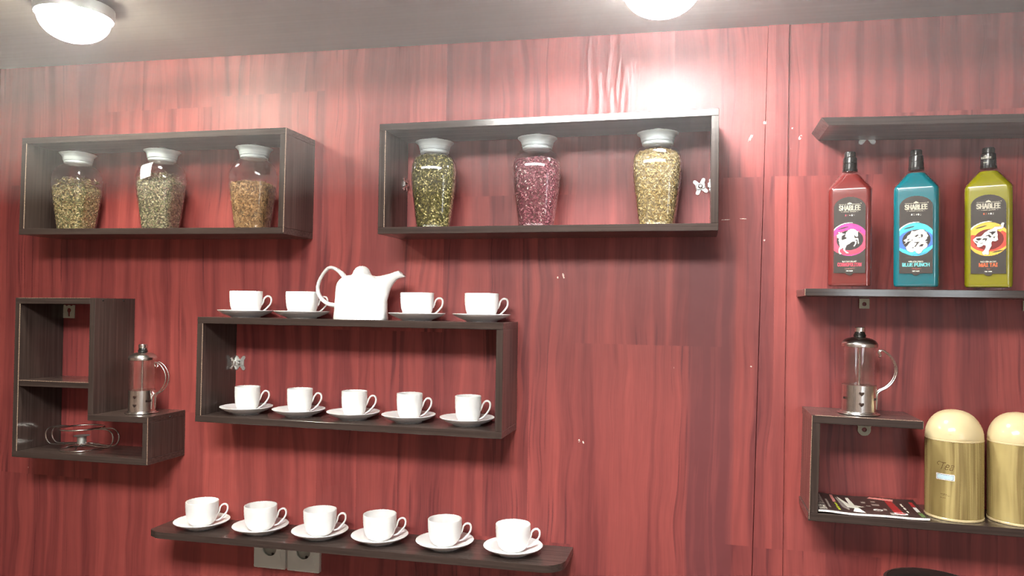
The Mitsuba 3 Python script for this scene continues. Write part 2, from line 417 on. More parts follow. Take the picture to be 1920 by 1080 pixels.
# upper right
UR = (-0.7389, 0.0412, EYE + .1676, EYE + .4300)
k = thing('display_box', 'dark brown open wall box holding jars of olive, pink and golden dried tea', 'shelf')
mUR = frame_box(k, *UR, 0.15)
strips(k, [(UR[0] + TH - .001, UR[0] + TH + .0004, UR[2] + TH, UR[3] - TH)], mUR)
SIDE_R = np.array([[0, 0, 1, 0], [1, 0, 0, 0], [0, 1, 0, 0], [0, 0, 0, 1]], float)     # facing +x
SIDE_L = np.array([[0, 0, -1, 0], [-1, 0, 0, 0], [0, 1, 0, 0], [0, 0, 0, 1]], float)   # facing -x
hang(k, 'connector', UR[0] + TH, -0.02, EYE + .305, rot=SIDE_R, mat='mat_steel')
hang(k, 'connector', 0.004, -.0008, EYE + .286, 0.25, 1.05)
bb, _ = butterfly(.9)
part(k, 'connector', bb, 'mat_steel', 30, pose=pose(UR[1] - TH, -0.016, EYE + .286) @ SIDE_L, label='small metal connector')
# middle
MB = (-1.2225, -0.4267, EYE - .3012, EYE - .0385)
k = thing('display_box', 'dark brown open wall box with the teapot on top and small cups inside', 'shelf')
mM = frame_box(k, *MB, 0.15)
strips(k, [(MB[0] + TH - .001, MB[0] + TH + .0004, MB[2] + TH, MB[3] - TH)], mM)
hang(k, 'connector', -1.1935, -.0008, EYE - .1640, 0, 1.15)
bb, _ = butterfly(1.0)
part(k, 'connector', bb, 'mat_steel', 30, pose=pose(MB[0] + TH, -0.014, EYE - .1640) @ SIDE_R, label='small metal connector')

# stepped box at the left
k = thing('stepped_box', 'dark brown stepped wall box with a steel warmer inside at lower left', 'shelf')
LX0, LX1, LXM, LZ0, LZ1, LZM = -1.7843, -1.3590, -1.5280, EYE - .4237, EYE + .0035, EYE - .3005
mL = tilt_about(0.55, (LX0 + LX1) / 2, LZ0)
E5 = -0.0005
part(k, 'side_board', cbox(LX0, LX0 + TH, -DEP, E5, LZ0 + TH, LZ1 - TH), 'mat_shelf_upright', False, pose=mL)
part(k, 'top_board', cbox(LX0, LXM - TH, -DEP, E5, LZ1 - TH, LZ1), 'mat_shelf', False, pose=mL)
part(k, 'side_board', cbox(LXM - TH, LXM, -DEP, E5, LZM, LZ1), 'mat_shelf_upright', False, pose=mL)
part(k, 'step_board', cbox(LXM - TH, LX1, -DEP, E5, LZM - TH, LZM), 'mat_shelf', False, pose=mL)
part(k, 'side_board', cbox(LX1 - TH, LX1, -DEP, E5, LZ0 + TH, LZM - TH), 'mat_shelf_upright', False, pose=mL)
part(k, 'bottom_board', cbox(LX0, LX1, -DEP, E5, LZ0, LZ0 + TH), 'mat_shelf', False, pose=mL)
zmid = EYE - .218
part(k, 'middle_board', cbox(LX0 + TH, LXM - TH, -DEP + .002, E5, zmid - TH, zmid), 'mat_shelf', False, pose=mL)
strips(k, [(LX0 + TH - .001, LX0 + TH + .0004, LZ0 + TH, LZ1 - TH), (LX1 - .001, LX1 + .0003, LZ0 + .002, LZM - .002), (LX0 + TH, LXM - TH, zmid - .001, zmid + .0003),
           (LX0 + .01, LXM - TH, LZ1 - .0006, LZ1 + .0003)], mL)
for y_, z_ in ((-.118, LZ1 - .006), (-.045, LZ1 - .006)):
    part(k, 'screw', screw(.0028), 'mat_black', 30, pose=mL @ pose(LXM - .0004, y_, z_) @ SIDE_R)
part(k, 'screw', screw(.0028), 'mat_black', 30, pose=mL @ pose(LX1 - .0004, -.062, LZM - .010) @ SIDE_R)
for j in (1,):
    sh = sbox(-.0200, -.0190, .0200, .0185).difference(Point(-.0005 + .001 * j, .003).buffer(.0072)).difference(shapely.LineString([(0, 0), (.001, -.0115)]).buffer(.0034))
    for xx in (-.008, .008): sh = sh.difference(Point(xx, .0205).buffer(.0052))
    part(k, 'hanger_plate', extrude(sh, .0022), 'mat_plate', False, pose=pose(-1.7935 + .0405 * j, -.001, EYE - .0355) @ FACE, label='pale metal hanger plate with a keyhole')

# bottom wall shelf with rounded front corners
BX0, BX1, BZ = -1.3580, -0.2830, EYE - .5800
k = thing('wall_shelf', 'dark brown wall board with rounded corners carrying the lowest row of cups', 'shelf')
r_ = 0.05
out = Polygon([(BX0, 0), (BX0, -DEP + .022), (BX0 + .004, -DEP + .015), (BX0 + .030, -DEP + .0015), (BX0 + .045, -DEP), (BX1 - r_, -DEP)] +
              [(BX1 - r_ + r_ * math.sin(t), -DEP + r_ - r_ * math.cos(t)) for t in np.linspace(0.15, math.pi / 2, 10)] + [(BX1, -.0005), (BX0, -.0005)]).buffer(0)
b = extrude(out, TH); b.apply_translation([0, 0, BZ - TH])
mB = tilt_about(0.75, (BX0 + BX1) / 2, BZ)
part(k, 'board', b, 'mat_shelf', 30, pose=mB)
for xx in (-1.15, -.45):
    part(k, 'bracket', cbox(xx - .012, xx + .012, -.10, -.001, BZ - TH - .012, BZ - TH, .002), 'mat_zinc', False, pose=mB)

# bottle shelf (two boards joined by an upright beyond the frame)
k = thing('bottle_shelf', 'dark brown open shelf unit holding the three coloured bottles', 'shelf')
SZ = EYE + .0471
def mitre_board(x0, x1, z0, z1, inset, y0=-DEP, y1=E5):
    """Board whose left end is cut on the bevel."""
    v = [(x0, y0, z1), (x0 + inset, y0, z0), (x1, y0, z0), (x1, y0, z1), (x0, y1, z1), (x0 + inset, y1, z0), (x1, y1, z0), (x1, y1, z1)]
    f = [(0, 1, 2), (0, 2, 3), (5, 4, 7), (5, 7, 6), (4, 5, 1), (4, 1, 0), (2, 6, 7), (2, 7, 3), (0, 3, 7), (0, 7, 4), (1, 5, 6), (1, 6, 2)]
    return M(v, f)
mT = tilt_about(-1.4, .248, EYE + .40)
part(k, 'top_board', mitre_board(.2455, .74, EYE + .3848, EYE + .4012, .0145), 'mat_shelf', False, pose=mT)
part(k, 'bottom_board', cbox(.2163, .74, -DEP, E5, SZ - TH + .001, SZ), 'mat_shelf', False)
part(k, 'side_board', cbox(.74, .756, -DEP, E5, SZ - TH, EYE + .385), 'mat_shelf_upright', False)
part(k, 'end_face', cbox(.2155, .2165, -DEP + .001, -DEP + .004, SZ - TH + .002, SZ - .001, .0002), 'mat_worn_edge', False, label='pale worn corner')
hang(k, 'connector', .3610, -.0008, EYE + .3935, 0, 1.3)
for xx in (.357, .676):
    sh = sbox(-.0105, -.011, .0105, .011).difference(Point(0, -.001).buffer(.0045))
    part(k, 'hanger_plate', extrude(sh, .0025), 'mat_plate', False, pose=pose(xx, -.001, EYE + .019) @ FACE, label='pale square hanger plate')

# canister shelf: C-shaped unit
k = thing('canister_shelf', 'dark brown C-shaped wall shelf with canisters and a magazine at lower right', 'shelf')
CX0, CZ0, CZ1 = .2265, EYE - .4284, EYE - .2125
mC = tilt_about(-0.35, CX0, CZ0)
SH = np.eye(4); SH[0, 2] = .022; SH[0, 3] = -.022 * CZ0        # the upright leans a little
part(k, 'side_board', cbox(CX0, CX0 + TH, -DEP, E5, CZ0 + TH, CZ1 - TH), 'mat_shelf_upright', False, pose=SH)
part(k, 'top_board', cbox(CX0 + .0035, .4385, -DEP, E5, CZ1 - TH, CZ1), 'mat_shelf', False, pose=tilt_about(-.55, CX0, CZ1))
part(k, 'bottom_board', cbox(CX0 - .002, .95, -DEP, E5, CZ0, CZ0 + TH), 'mat_shelf', False)
part(k, 'side_board', cbox(.934, .95, -DEP, E5, CZ0 + TH, CZ1 + .1), 'mat_shelf_upright', False)
strips(k, [(CX0 - .0008, CX0 + .0003, CZ0 + .004, CZ1 - .001)], SH)
part(k, 'worn_edge', cbox(CX0 + .01, .437, -DEP - .0006, -DEP + .001, CZ1 - .0009, CZ1 + .0003, .0002), 'mat_worn_edge', False, pose=tilt_about(-.55, CX0, CZ1), label='thin pale worn edge lines')
part(k, 'worn_edge', cbox(.4378, .4391, -DEP + .001, -.03, CZ1 - TH + .001, CZ1 - .001, .0002), 'mat_worn_edge', False, pose=tilt_about(-.55, CX0, CZ1), label='pale edge tape')
sh = Point(0, 0).buffer(.0135).union(Polygon([(-.018, .016), (.018, .016), (.008, -.004), (-.008, -.004)])).difference(Point(0, 0).buffer(.0050))
part(k, 'hanger_plate', extrude(sh, .0022), 'mat_plate', False, pose=pose(.3582, -.001, EYE - .2575) @ FACE, label='round pale hanger washer')

# ------------------------------------------------------------------ crockery
def arc(cx, cz, r, a0, a1, n=5):
    return [(cx + r * math.cos(math.radians(a)), cz + r * math.sin(math.radians(a))) for a in np.linspace(a0, a1, n)]

def cup_meshes(R, H, kind):
    if kind == 'small':
        o = [(0, .0015), (R * .50, .0015), (R * .52, 0), (R * .60, 0), (R * .63, .002), (R * .74, .0055), (R * .86, .013), (R * .945, .024), (R * .985, .036), (R, .050), (R, H - .0012)]
    else:
        o = [(0, .0015), (R * .44, .0015), (R * .46, 0), (R * .54, 0), (R * .57, .002), (R * .70, .0050), (R * .84, .0125), (R * .935, .023), (R * .98, .036), (R, .050), (R, H - .0012)]
    w = .0027
    i = [(R - .0006, H - .0002), (R - w * .5, H), (R - w + .0004, H - .0004), (R - w, H - .0016), (R - w, .050)] + [(max(a - w * 1.05, 0.0), b + w * .9) for a, b in o[::-1][2:7]] + [(R * .4, .0052), (0, .005)]
    body = lathe(o + i, 56)
    # ear handle in the xz plane with a small curl at its top
    hp = spline([(R - .0022, .026 + (H - .062)), (R + .0010, .0335 + (H - .062)), (R + .0035, .043), (R + .0100, H - .0130), (R + .0175, H - .0135), (R + .0215, H - .0205), (R + .0195, H - .032),
                 (R + .0105, .0190), (R + .001, .0110), (R * .80, .0085)], 54)
    n = len(hp)
    path = np.stack([hp[:, 0], np.zeros(n), hp[:, 1]], 1)
    t = np.linspace(0, 1, n)
    handle = tube(path, .0019 + .0006 * np.sin(t * math.pi), 12, side=(0, 1, 0), ry=.0031 + .0012 * np.sin(t * math.pi))
    return body, handle

def saucer_mesh(R, h=.0185, foot=.036):
    o = [(0, .0020), (foot - .0035, .0020), (foot - .0025, 0), (foot, 0), (foot + .001, .0022), (R * .66, .0052), (R * .84, .0105), (R * .95, h - .004), (R, h - .0010)]
    i = [(R - .0004, h - .0001), (R - .0015, h), (R * .93, h - .0031), (R * .82, .0130), (R * .66, .0082), (R * .5, .0058), (R * .36, .0050), (R * .33, .0056), (R * .30, .0050), (0, .0050)]
    return lathe(o + i, 64)

CUPS = {}
for kd, R, H in (('large', .0408, .0625), ('small', .0315, .0640), ('low', .0408, .0620)):
    b, h = cup_meshes(R, H, kd if kd == 'small' else 'large')
    CUPS[kd] = (mikit.ply(b, 'mat_porcelain', smooth=50), mikit.ply(h, 'mat_porcelain', smooth=60))
SAUCERS = {'large': mikit.ply(saucer_mesh(.0695, .0185), 'mat_porcelain', smooth=50), 'small': mikit.ply(saucer_mesh(.0658, .0190, .033), 'mat_porcelain', smooth=50)}

def cup_set(x, y, z, kind, cup_label, saucer_label, grp, rz, tilt=0.0, dx=0.0):
    kc, ks = fresh('cup'), fresh('saucer')
    base = pose(x, y, z, rz=0, ry=-math.radians(tilt))
    sk = 'small' if kind == 'small' else 'large'
    scene[ks] = {**SAUCERS[sk], 'to_world': T(base.tolist())}
    labels[ks] = {'label': saucer_label, 'category': 'saucer', 'group': 'saucers ' + grp}
    labels[kc] = {'label': cup_label, 'category': 'cup', 'group': 'cups ' + grp}
    m = base @ pose(dx, 0, .0052, rz=rz)
    shared(kc, 'body', CUPS[kind][0], m)
    shared(kc, 'handle', CUPS[kind][1], m)

def on_box(B, tilt, x, top):
    z = B[3] if top else B[2] + TH
    return z + math.tan(math.radians(tilt)) * (x - (B[0] + B[1]) / 2)
HR = math.radians
ordn = ['first', 'second', 'third', 'fourth', 'fifth', 'sixth']
TOP = [(-1.1325, -.0745), (-.9745, -.0700), (-.6625, -.0745), (-.4990, -.0745)]
TOPL = ['leftmost on the top of the box', 'just left of the teapot, behind its handle', 'just right of the teapot, under its spout', 'rightmost on the top of the box']
for (x, y), w in zip(TOP, TOPL):
    cup_set(x, y, on_box(MB, .15, x, True), 'large', f'wide white porcelain cup {w}', f'white saucer seen edge-on, {w}', 'on top of the middle box', HR(28 if x == -.9745 else 4) + .8 * math.atan2(-x, 1.72) * (x != -.9745), .15)
MID = [(-1.124, -.0735), (-.9765, -.0705), (-.8275, -.0690), (-.681, -.0690), (-.532, -.0685)]
for i, (x, y) in enumerate(MID):
    w = f'{ordn[i]} from left inside the middle box'
    cup_set(x, y, on_box(MB, .15, x, False), 'small', f'narrow white espresso cup, {w}', f'white saucer under espresso cup, {w}', 'inside the middle box', HR(3) + .8 * math.atan2(-x, 1.72), .15, .002)
BOT = [(-1.2445, -.0755), (-1.0745, -.0745), (-.9080, -.0745), (-.7480, -.0735), (-.5805, -.0740), (-.4125, -.0745)]
for i, (x, y) in enumerate(BOT):
    w = f'{ordn[i]} from the left on the lowest shelf'
    z = BZ + math.tan(HR(.75)) * (x - (BX0 + BX1) / 2)
    cup_set(x, y, z, 'low', f'white porcelain cup, {w}', f'round white saucer, {w}', 'on the lowest shelf', HR(3) + .8 * math.atan2(-x, 1.72), .75)

# teapot
k = thing('teapot', 'white porcelain teapot with loop handle and beak spout among the cups', 'teapot')
tp = pose(-.8080, -.0790, on_box(MB, .15, -.81, True))
Rb = [(0, .001), (.060, .001), (.0625, 0), (.0660, 0), (.0668, .002), (.0664, .008), (.0652, .020), (.0640, .045), (.0632, .065), (.0622, .080), (.0590, .090), (.0530, .0985), (.0450, .1045), (.0350, .1080), (.0280, .1090), (.0272, .1082), (0, .1075)]
part(k, 'body', lathe(Rb, 64), 'mat_porcelain', 40, pose=tp)
part(k, 'lid', lathe([(0, .1085), (.0262, .1085), (.0262, .1098), (.0240, .1110), (.0222, .1150), (.0198, .1205), (.0165, .1255), (.0120, .1295), (.0065, .1318), (0, .1325)], 48), 'mat_porcelain', 50, pose=tp)
hp = spline([(-.0450, .1020), (-.0520, .1110), (-.0640, .1205), (-.0760, .1265), (-.0880, .1275), (-.0985, .1200), (-.1090, .1060), (-.1170, .0890), (-.1190, .0740), (-.1150, .0600), (-.1060, .0480), (-.0930, .0390), (-.0800, .0350), (-.0620, .0330)], 70)
n = len(hp); t = np.linspace(0, 1, n)
part(k, 'handle', tube(np.stack([hp[:, 0], 0 * t, hp[:, 1]], 1), .0062 - .0022 * np.sin(t * math.pi) ** .7 * (t > .12) , 14, ry=.0085 - .002 * np.sin(t * math.pi)), 'mat_porcelain', 60, pose=tp)
# spout: upper and lower outline lofted
up = spline([(.020, .1070), (.042, .1075), (.060, .1105), (.078, .1150), (.0945, .1205), (.1010, .1205)], 40)
lo = spline([(.0590, .0260), (.0660, .0450), (.0712, .0620), (.0765, .0760), (.0838, .0880), (.0955, .1000), (.1150, .1058)], 40)
n = min(len(up), len(lo)); up, lo = up[:n], lo[:n]
a = np.linspace(0, 2 * math.pi, 20, endpoint=False)
rings = []
for i in range(n):
    c = (up[i] + lo[i]) / 2; d = (up[i] - lo[i]) / 2
    s = i / (n - 1)
    wd = .022 * (1 - s) ** 1.2 + .0085
    rings.append(np.stack([c[0] + d[0] * np.cos(a), wd * np.sin(a), c[1] + d[1] * np.cos(a)], 1))
sp = loft(rings, True, True); trimesh.repair.fix_normals(sp)
part(k, 'spout', sp, 'mat_porcelain', 60, pose=tp)

# ------------------------------------------------------------------ jars with dried herbs
JAR = [(0, .0012, 5), (.030, .0010, 5), (.0365, .0004, 5), (.0385, .003, 5), (.0405, .015, 5), (.0438, .040, 4.6), (.0480, .075, 4.4), (.0513, .105, 4.2), (.0528, .128, 4.0), (.0526, .142, 3.8), (.0512, .155, 3.4), (.0480, .1660, 3.0), (.0430, .1740, 2.6), (.0375, .1785, 2.3), (.0335, .1815, 2.0), (.0322, .1850, 2.0), (.0320, .1900, 2.0)]
def jar_shell():
    rows = np.array(JAR)
    zs = np.array([r[1] for r in JAR])
    return squircle([tuple(r) for r in rows], 72)
JAR_D = mikit.ply(jar_shell(), 'mat_glass', smooth=40)
LID_D = mikit.ply(lathe([(0, .1825), (.0312, .1825), (.0318, .1845), (.0345, .1848), (.0350, .1895), (.0338, .1902), (.0338, .1912), (.0362, .1918), (.0372, .1975), (.0392, .2040), (.0440, .2092), (.0464, .2108), (.0466, .2116), (.0456, .2120), (.0370, .2108), (.0335, .2120), (.0328, .2148), (.0305, .2160), (.0100, .2155), (0, .2155)], 56), 'mat_lid', smooth=40)
KNOB_D = mikit.ply(lathe([(0, .2155), (.0050, .2160), (.0045, .2180), (.0085, .2195), (.0095, .2212), (.0080, .2228), (0, .2235)], 28), 'mat_lid', smooth=50)

def jar_w(z):
    zs = [r[1] for r in JAR[3:]]; ws = [r[0] for r in JAR[3:]]; es = [r[2] for r in JAR[3:]]
    return np.interp(z, zs, ws), np.interp(z, zs, es)

def contents(fill, mound, palette, n, size, aspect, seed, spike=0.0, core=(.05, .04, .02), curl=.5):
    """Core lump plus loose flakes lying against the glass; returns a mesh and per-vertex colours."""
    rng = np.random.default_rng(seed)
    A = 40
    a = np.linspace(0, 2 * math.pi, A, endpoint=False)
    rings = []
    zs = np.linspace(.004, fill, 14)
    for z in zs:
        w, e = jar_w(z); w -= .0042
        r = w / (np.abs(np.cos(a)) ** e + np.abs(np.sin(a)) ** e) ** (1 / e)
        rings.append(np.stack([r * np.cos(a), r * np.sin(a), np.full(A, z)], 1))
    top = rings[-1]
    for q in (.8, .55, .3, .1):
        t_ = top * [q, q, 1]; t_[:, 2] = fill + mound * (1 - q ** 2)
        rings.append(t_)
    cm = loft(rings, True, True)
    cm.vertices += rng.normal(0, .0008, cm.vertices.shape)
    V, F, Cc = [np.array(cm.vertices)], [np.array(cm.faces)], [np.tile(np.array(core), (len(cm.vertices), 1))]
    off = len(cm.vertices)
    pal = np.array([srgb(*c[:3]) for c in palette]); pw = np.array([c[3] for c in palette], float); pw /= pw.sum()
    for i in range(n):
        th = rng.uniform(0, 2 * math.pi)
        if rng.random() < .2:                             # on the mound
            q = math.sqrt(rng.random())
            w, e = jar_w(fill); w -= .004
            r = q * w / (abs(math.cos(th)) ** e + abs(math.sin(th)) ** e) ** (1 / e)
            c = np.array([r * math.cos(th), r * math.sin(th), fill + mound * (1 - q ** 2) + rng.uniform(0, .003) + spike * rng.random() ** 3])
            nrm = np.array([0, 0, 1.0])
            jit = .9
        else:
            z = rng.uniform(.003, fill + .002)
            w, e = jar_w(z); w -= .0021 + .0022 * rng.random()
            r = w / (abs(math.cos(th)) ** e + abs(math.sin(th)) ** e) ** (1 / e)
            c = np.array([r * math.cos(th), r * math.sin(th), z])
            # outward normal of the superellipse
            nx = math.copysign(abs(math.cos(th)) ** (e - 1), math.cos(th)); ny = math.copysign(abs(math.sin(th)) ** (e - 1), math.sin(th))
            nrm = np.array([nx, ny, 0.1]); nrm /= np.linalg.norm(nrm)
            jit = .35
        nrm = nrm + rng.normal(0, jit, 3) * .6; nrm /= np.linalg.norm(nrm)
        u = np.cross(nrm, rng.normal(0, 1, 3)); u /= np.linalg.norm(u)
        v = np.cross(nrm, u)
        l = size * rng.uniform(.55, 1.35); wd = l * aspect * rng.uniform(.6, 1.3)
        b = nrm * l * curl * rng.uniform(-.25, .45)
        pts = [c - u * l / 2, c - v * wd / 2 + b, c + u * l / 2, c + v * wd / 2 + b]
        pts = np.array(pts)
        # keep flakes inside the glass
        rad = np.abs(pts[:, 0]) ** 4 + np.abs(pts[:, 1]) ** 4
        wz, _ = jar_w(np.clip(pts[:, 2], .003, .19))
        lim = (wz - .0012) ** 4
        sc = np.minimum(1, (lim / np.maximum(rad, 1e-12)) ** .25)
        pts[:, :2] *= sc[:, None]
        pts[:, 2] = np.clip(pts[:, 2], .0022, .192)
        V.append(pts); F.append(np.array([[0, 1, 2], [0, 2, 3]]) + off); off += 4
        col = pal[rng.choice(len(pal), p=pw)] * rng.uniform(.75, 1.2)
        Cc.append(np.tile(col, (4, 1)))
    return M(np.vstack(V), np.vstack(F)), np.clip(np.vstack(Cc) * .8, 0, 1)

JARS = [
 # x, y, box, tilt, rz, fill, mound, palette, n, size, aspect, spike, core, label
 (-1.6640, -.0790, UL, -.25, 45 - 44 + 4, .112, .010, [(186, 166, 124, 3), (146, 132, 92, 3), (112, 112, 76, 3), (122, 98, 66, 2), (206, 190, 154, 1)], 3600, .0115, .42, .026, (.10, .085, .05), 'glass jar of mixed green and brown dried leaves, leftmost in the left box', .5),
 (-1.3940, -.0790, UL, -.25, 45 - 39 + 2, .124, .012, [(178, 166, 136, 3), (148, 142, 112, 3), (128, 130, 94, 2), (160, 134, 116, 2), (208, 198, 172, 1)], 4000, .0090, .40, .020, (.12, .105, .075), 'glass jar of grey-green dried herbs with a white paper tag', .5),
 (-1.1170, -.0790, UL, -.25, 45 - 33, .112, .009, [(198, 160, 116, 4), (172, 134, 94, 3), (146, 108, 74, 2), (214, 182, 140, 1)], 3400, .0150, .28, .004, (.20, .13, .075), 'glass jar of tan bark chips, rightmost in the left box', .35),
 (-0.6235, -.0770, UR, .15, -20 + 33, .166, .016, [(108, 102, 52, 4), (84, 80, 40, 4), (226, 212, 150, 1.6), (238, 226, 172, .9), (132, 120, 70, 2)], 4600, .0080, .45, .002, (.05, .045, .018), 'glass jar of dark olive tea leaves with pale yellow bits', .4),
 (-0.3685, -.0770, UR, .15, -12 + 14, .152, .010, [(152, 88, 98, 4), (122, 62, 74, 3), (184, 128, 134, 2), (108, 76, 74, 2), (226, 202, 198, .5)], 4200, .0085, .40, .003, (.16, .05, .06), 'glass jar of pink dried petals in the middle of the right box', .5),
 (-0.0905, -.0770, UR, .15, -3, .157, .017, [(206, 184, 134, 4), (186, 162, 108, 3), (158, 132, 82, 2), (222, 206, 166, 2)], 4600, .0095, .30, .003, (.26, .20, .11), 'glass jar of golden dried seed heads, rightmost in the right box', .5)]
for i, (x, y, B, tl, rz, fill, mound, pal, n, size, asp, spike, core, lab, curl) in enumerate(JARS):
    k = thing('herb_jar', lab, 'jar', 'jars in the two upper boxes')
    m = pose(x, y, on_box(B, tl, x, False) + .0003, rz=math.radians(rz), ry=-math.radians(tl))
    shared(k, 'glass', JAR_D, m)
    shared(k, 'lid', LID_D, m, 'pale frosted plug lid')
    shared(k + '__lid', 'knob', KNOB_D, m)
    cm, cc = contents(fill, mound, pal, int(n * 1.7), size * .74, asp * 1.05, 100 + i, spike, core, curl)
    part(k, 'contents', cm, 'mat_flakes', False, kind='stuff', pose=m, color=cc, label=lab.split(' of ')[1].split(',')[0].split(' with a white')[0].split(' in the middle')[0])
    if i == 1:
        # paper tag stuck on the shoulder, towards the viewer's left
        pts, fc = [], []
        tl_, tr_, br_, bl_ = (.002, .166), (.026, .176), (.026, .137), (.006, .128)
        N = 6
        for a_ in range(N + 1):
            for b_ in range(N + 1):
                s, q = a_ / N, b_ / N
                u = (1 - q) * ((1 - s) * tl_[0] + s * tr_[0]) + q * ((1 - s) * bl_[0] + s * br_[0])
                z = (1 - q) * ((1 - s) * tl_[1] + s * tr_[1]) + q * ((1 - s) * bl_[1] + s * br_[1])
                w, e = jar_w(z); w += .0012
                # position along the perimeter seen from the camera: azimuth in jar space
                az = math.radians(-124 + (u / .026) * 36)
                r = w / (abs(math.cos(az)) ** e + abs(math.sin(az)) ** e) ** (1 / e)
                pts.append((r * math.cos(az), r * math.sin(az), z))
        for a_ in range(N):
            for b_ in range(N):
                q = a_ * (N + 1) + b_
                fc += [(q, q + 1, q + N + 2), (q, q + N + 2, q + N + 1)]
        part(k, 'paper_tag', M(pts, fc), 'mat_paper', True, pose=m, label='white paper tag')

# ------------------------------------------------------------------ bottles
def rrect(wx, wy, r, z, n=8):
    pts = []
    for cx, cy, a0 in ((wx / 2 - r, wy / 2 - r, 0), (-wx / 2 + r, wy / 2 - r, 90), (-wx / 2 + r, -wy / 2 + r, 180), (wx / 2 - r, -wy / 2 + r, 270)):
        for a in np.linspace(a0, a0 + 90, n):
            pts.append((cx + r * math.cos(math.radians(a)), cy + r * math.sin(math.radians(a)), z))
    return np.array(pts)
BW, BD = .0865, .052
def bottle_body(inset, zb, zt):
    """Flat flask with sloping shoulders, lofted from rounded rectangles."""
    rows = [(BW - .004, BD - .004, .010, zb), (BW - .001, BD - .001, .011, zb + .002), (BW, BD, .012, zb + .008), (BW, BD, .012, .2000), (BW - .001, BD, .012, .2090), (BW - .004, BD - .001, .013, .2130),
            (.064, .045, .018, .2260), (.047, .036, .0175, .2370), (.036, .032, .0158, .2430), (.0305, .0302, .0150, .2475), (.0290, .0290, .0144, .2500)]
    if inset == 0: rows.append((.0286, .0286, .0142, zt))
    return loft([rrect(a - 2 * inset, b - 2 * inset, max(r - inset, .004), z if z > zb + .003 else z) for a, b, r, z in rows if z <= zt + 1e-6], True, True)

CAP_D = mikit.ply(lathe([(0, .2495), (.0148, .2495), (.0150, .2545), (.0142, .2550), (.0140, .2660), (.0134, .2665), (.0134, .2675), (.0138, .2680), (.0132, .2790), (.0116, .2805), (.0112, .2815), (.0110, .2895), (.0098, .2920), (0, .2925)], 40), 'mat_cap', smooth=30)
GLASS_D = mikit.ply(bottle_body(0, 0, .2510), 'mat_glass', smooth=35)

LW, LZ0_, LZ1_ = .0600, .0340, .1930           # label
def label_shape():
    s = sbox(-LW / 2, LZ0_, LW / 2, LZ1_ - .022)
    dome = affinity.scale(Point(0, 0).buffer(1, 24), LW / 2, .022, origin=(0, 0))
    s = s.union(affinity.translate(dome, 0, LZ1_ - .022))
    tab = Point(0, LZ0_ + .004).buffer(.0085)
    return s.union(tab).buffer(.0012).buffer(-.0012)
LSH = label_shape()
def px(pts, cx, cy, sc, ox=0.0, oz=.0965):
    return Polygon([((x - cx) * sc + ox, -(y - cy) * sc + oz) for x, y in pts]).buffer(0)
UNICORN = [(795, 310), (740, 348), (728, 390), (738, 470), (715, 500), (680, 490), (630, 425), (650, 540), (735, 525), (765, 690), (742, 705), (722, 600), (700, 575), (650, 590), (705, 625), (690, 700), (640, 780), (612, 770), (650, 720), (660, 640), (600, 630), (550, 660), (510, 700), (430, 740), (400, 830), (385, 880), (440, 930), (495, 960), (470, 978), (420, 965), (350, 890), (340, 810), (300, 840), (250, 870), (250, 930), (310, 995), (250, 1005), (218, 950), (215, 860), (255, 780), (230, 700), (240, 640), (215, 600), (230, 540), (190, 520), (140, 490), (185, 500), (165, 450), (200, 410), (250, 395), (225, 370), (175, 365), (240, 345), (285, 390), (290, 330), (310, 390), (400, 400), (300, 470), (300, 590), (420, 550), (440, 520), (390, 490), (400, 440), (420, 360), (480, 300), (540, 265), (600, 260), (660, 280), (700, 320), (720, 340)]
TIGER = [(870, 240), (855, 290), (850, 350), (790, 380), (720, 390), (720, 450), (735, 520), (730, 580), (745, 640), (690, 680), (620, 670), (600, 720), (610, 780), (570, 860), (545, 930), (555, 990), (520, 1010), (480, 990), (440, 1010), (405, 950), (450, 900), (480, 850), (490, 780), (440, 760), (400, 800), (340, 815), (300, 800), (310, 750), (250, 690), (215, 630), (280, 560), (350, 550), (400, 540), (460, 460), (540, 400), (620, 370), (680, 320), (780, 320), (830, 310), (790, 280), (820, 230), (860, 225)]
TSTRIPE = [[(280, 600), (350, 585), (410, 605), (350, 650), (300, 640)], [(400, 640), (440, 600), (515, 600), (510, 640), (470, 685), (480, 630)], [(470, 540), (560, 510), (610, 560), (570, 590), (540, 545)], [(550, 450), (650, 430), (700, 440), (620, 530), (600, 480)], [(640, 570), (690, 550), (660, 615)], [(330, 715), (440, 705), (400, 728)], [(255, 660), (330, 670), (310, 705)]]
DRAGON = [(255, 640), (330, 590), (345, 530), (410, 480), (440, 400), (460, 380), (460, 430), (500, 380), (490, 420), (560, 390), (660, 370), (740, 390), (700, 400), (790, 450), (765, 458), (810, 540), (785, 560), (770, 620), (730, 660), (800, 680), (740, 690), (790, 740), (790, 790), (760, 840), (700, 870), (660, 940), (600, 985), (540, 950), (520, 900), (460, 940), (390, 930), (330, 880), (310, 810), (350, 770), (400, 690), (440, 660), (370, 672), (350, 660), (330, 700), (260, 740), (320, 680), (270, 655)]
DDARK = [[(500, 540), (560, 500), (600, 500), (550, 560)], [(640, 490), (690, 500), (690, 555), (650, 580)], [(420, 640), (480, 610), (450, 650)], [(340, 620), (400, 590), (360, 650)], [(480, 690), (620, 680), (560, 760), (520, 820), (500, 800), (560, 715)], [(600, 800), (650, 740), (710, 740), (680, 800)], [(440, 830), (490, 810), (480, 840)], [(600, 885), (700, 850), (640, 880)], [(570, 580), (640, 560), (620, 590)]]
def ell(cx, cz, rx, rz, rot=0): return affinity.rotate(affinity.translate(affinity.scale(Point(0, 0).buffer(1, 32), rx, rz, origin=(0, 0)), cx, cz), rot, origin=(cx, cz))
PX = 1.045e-3       # metres per photograph pixel on the labels
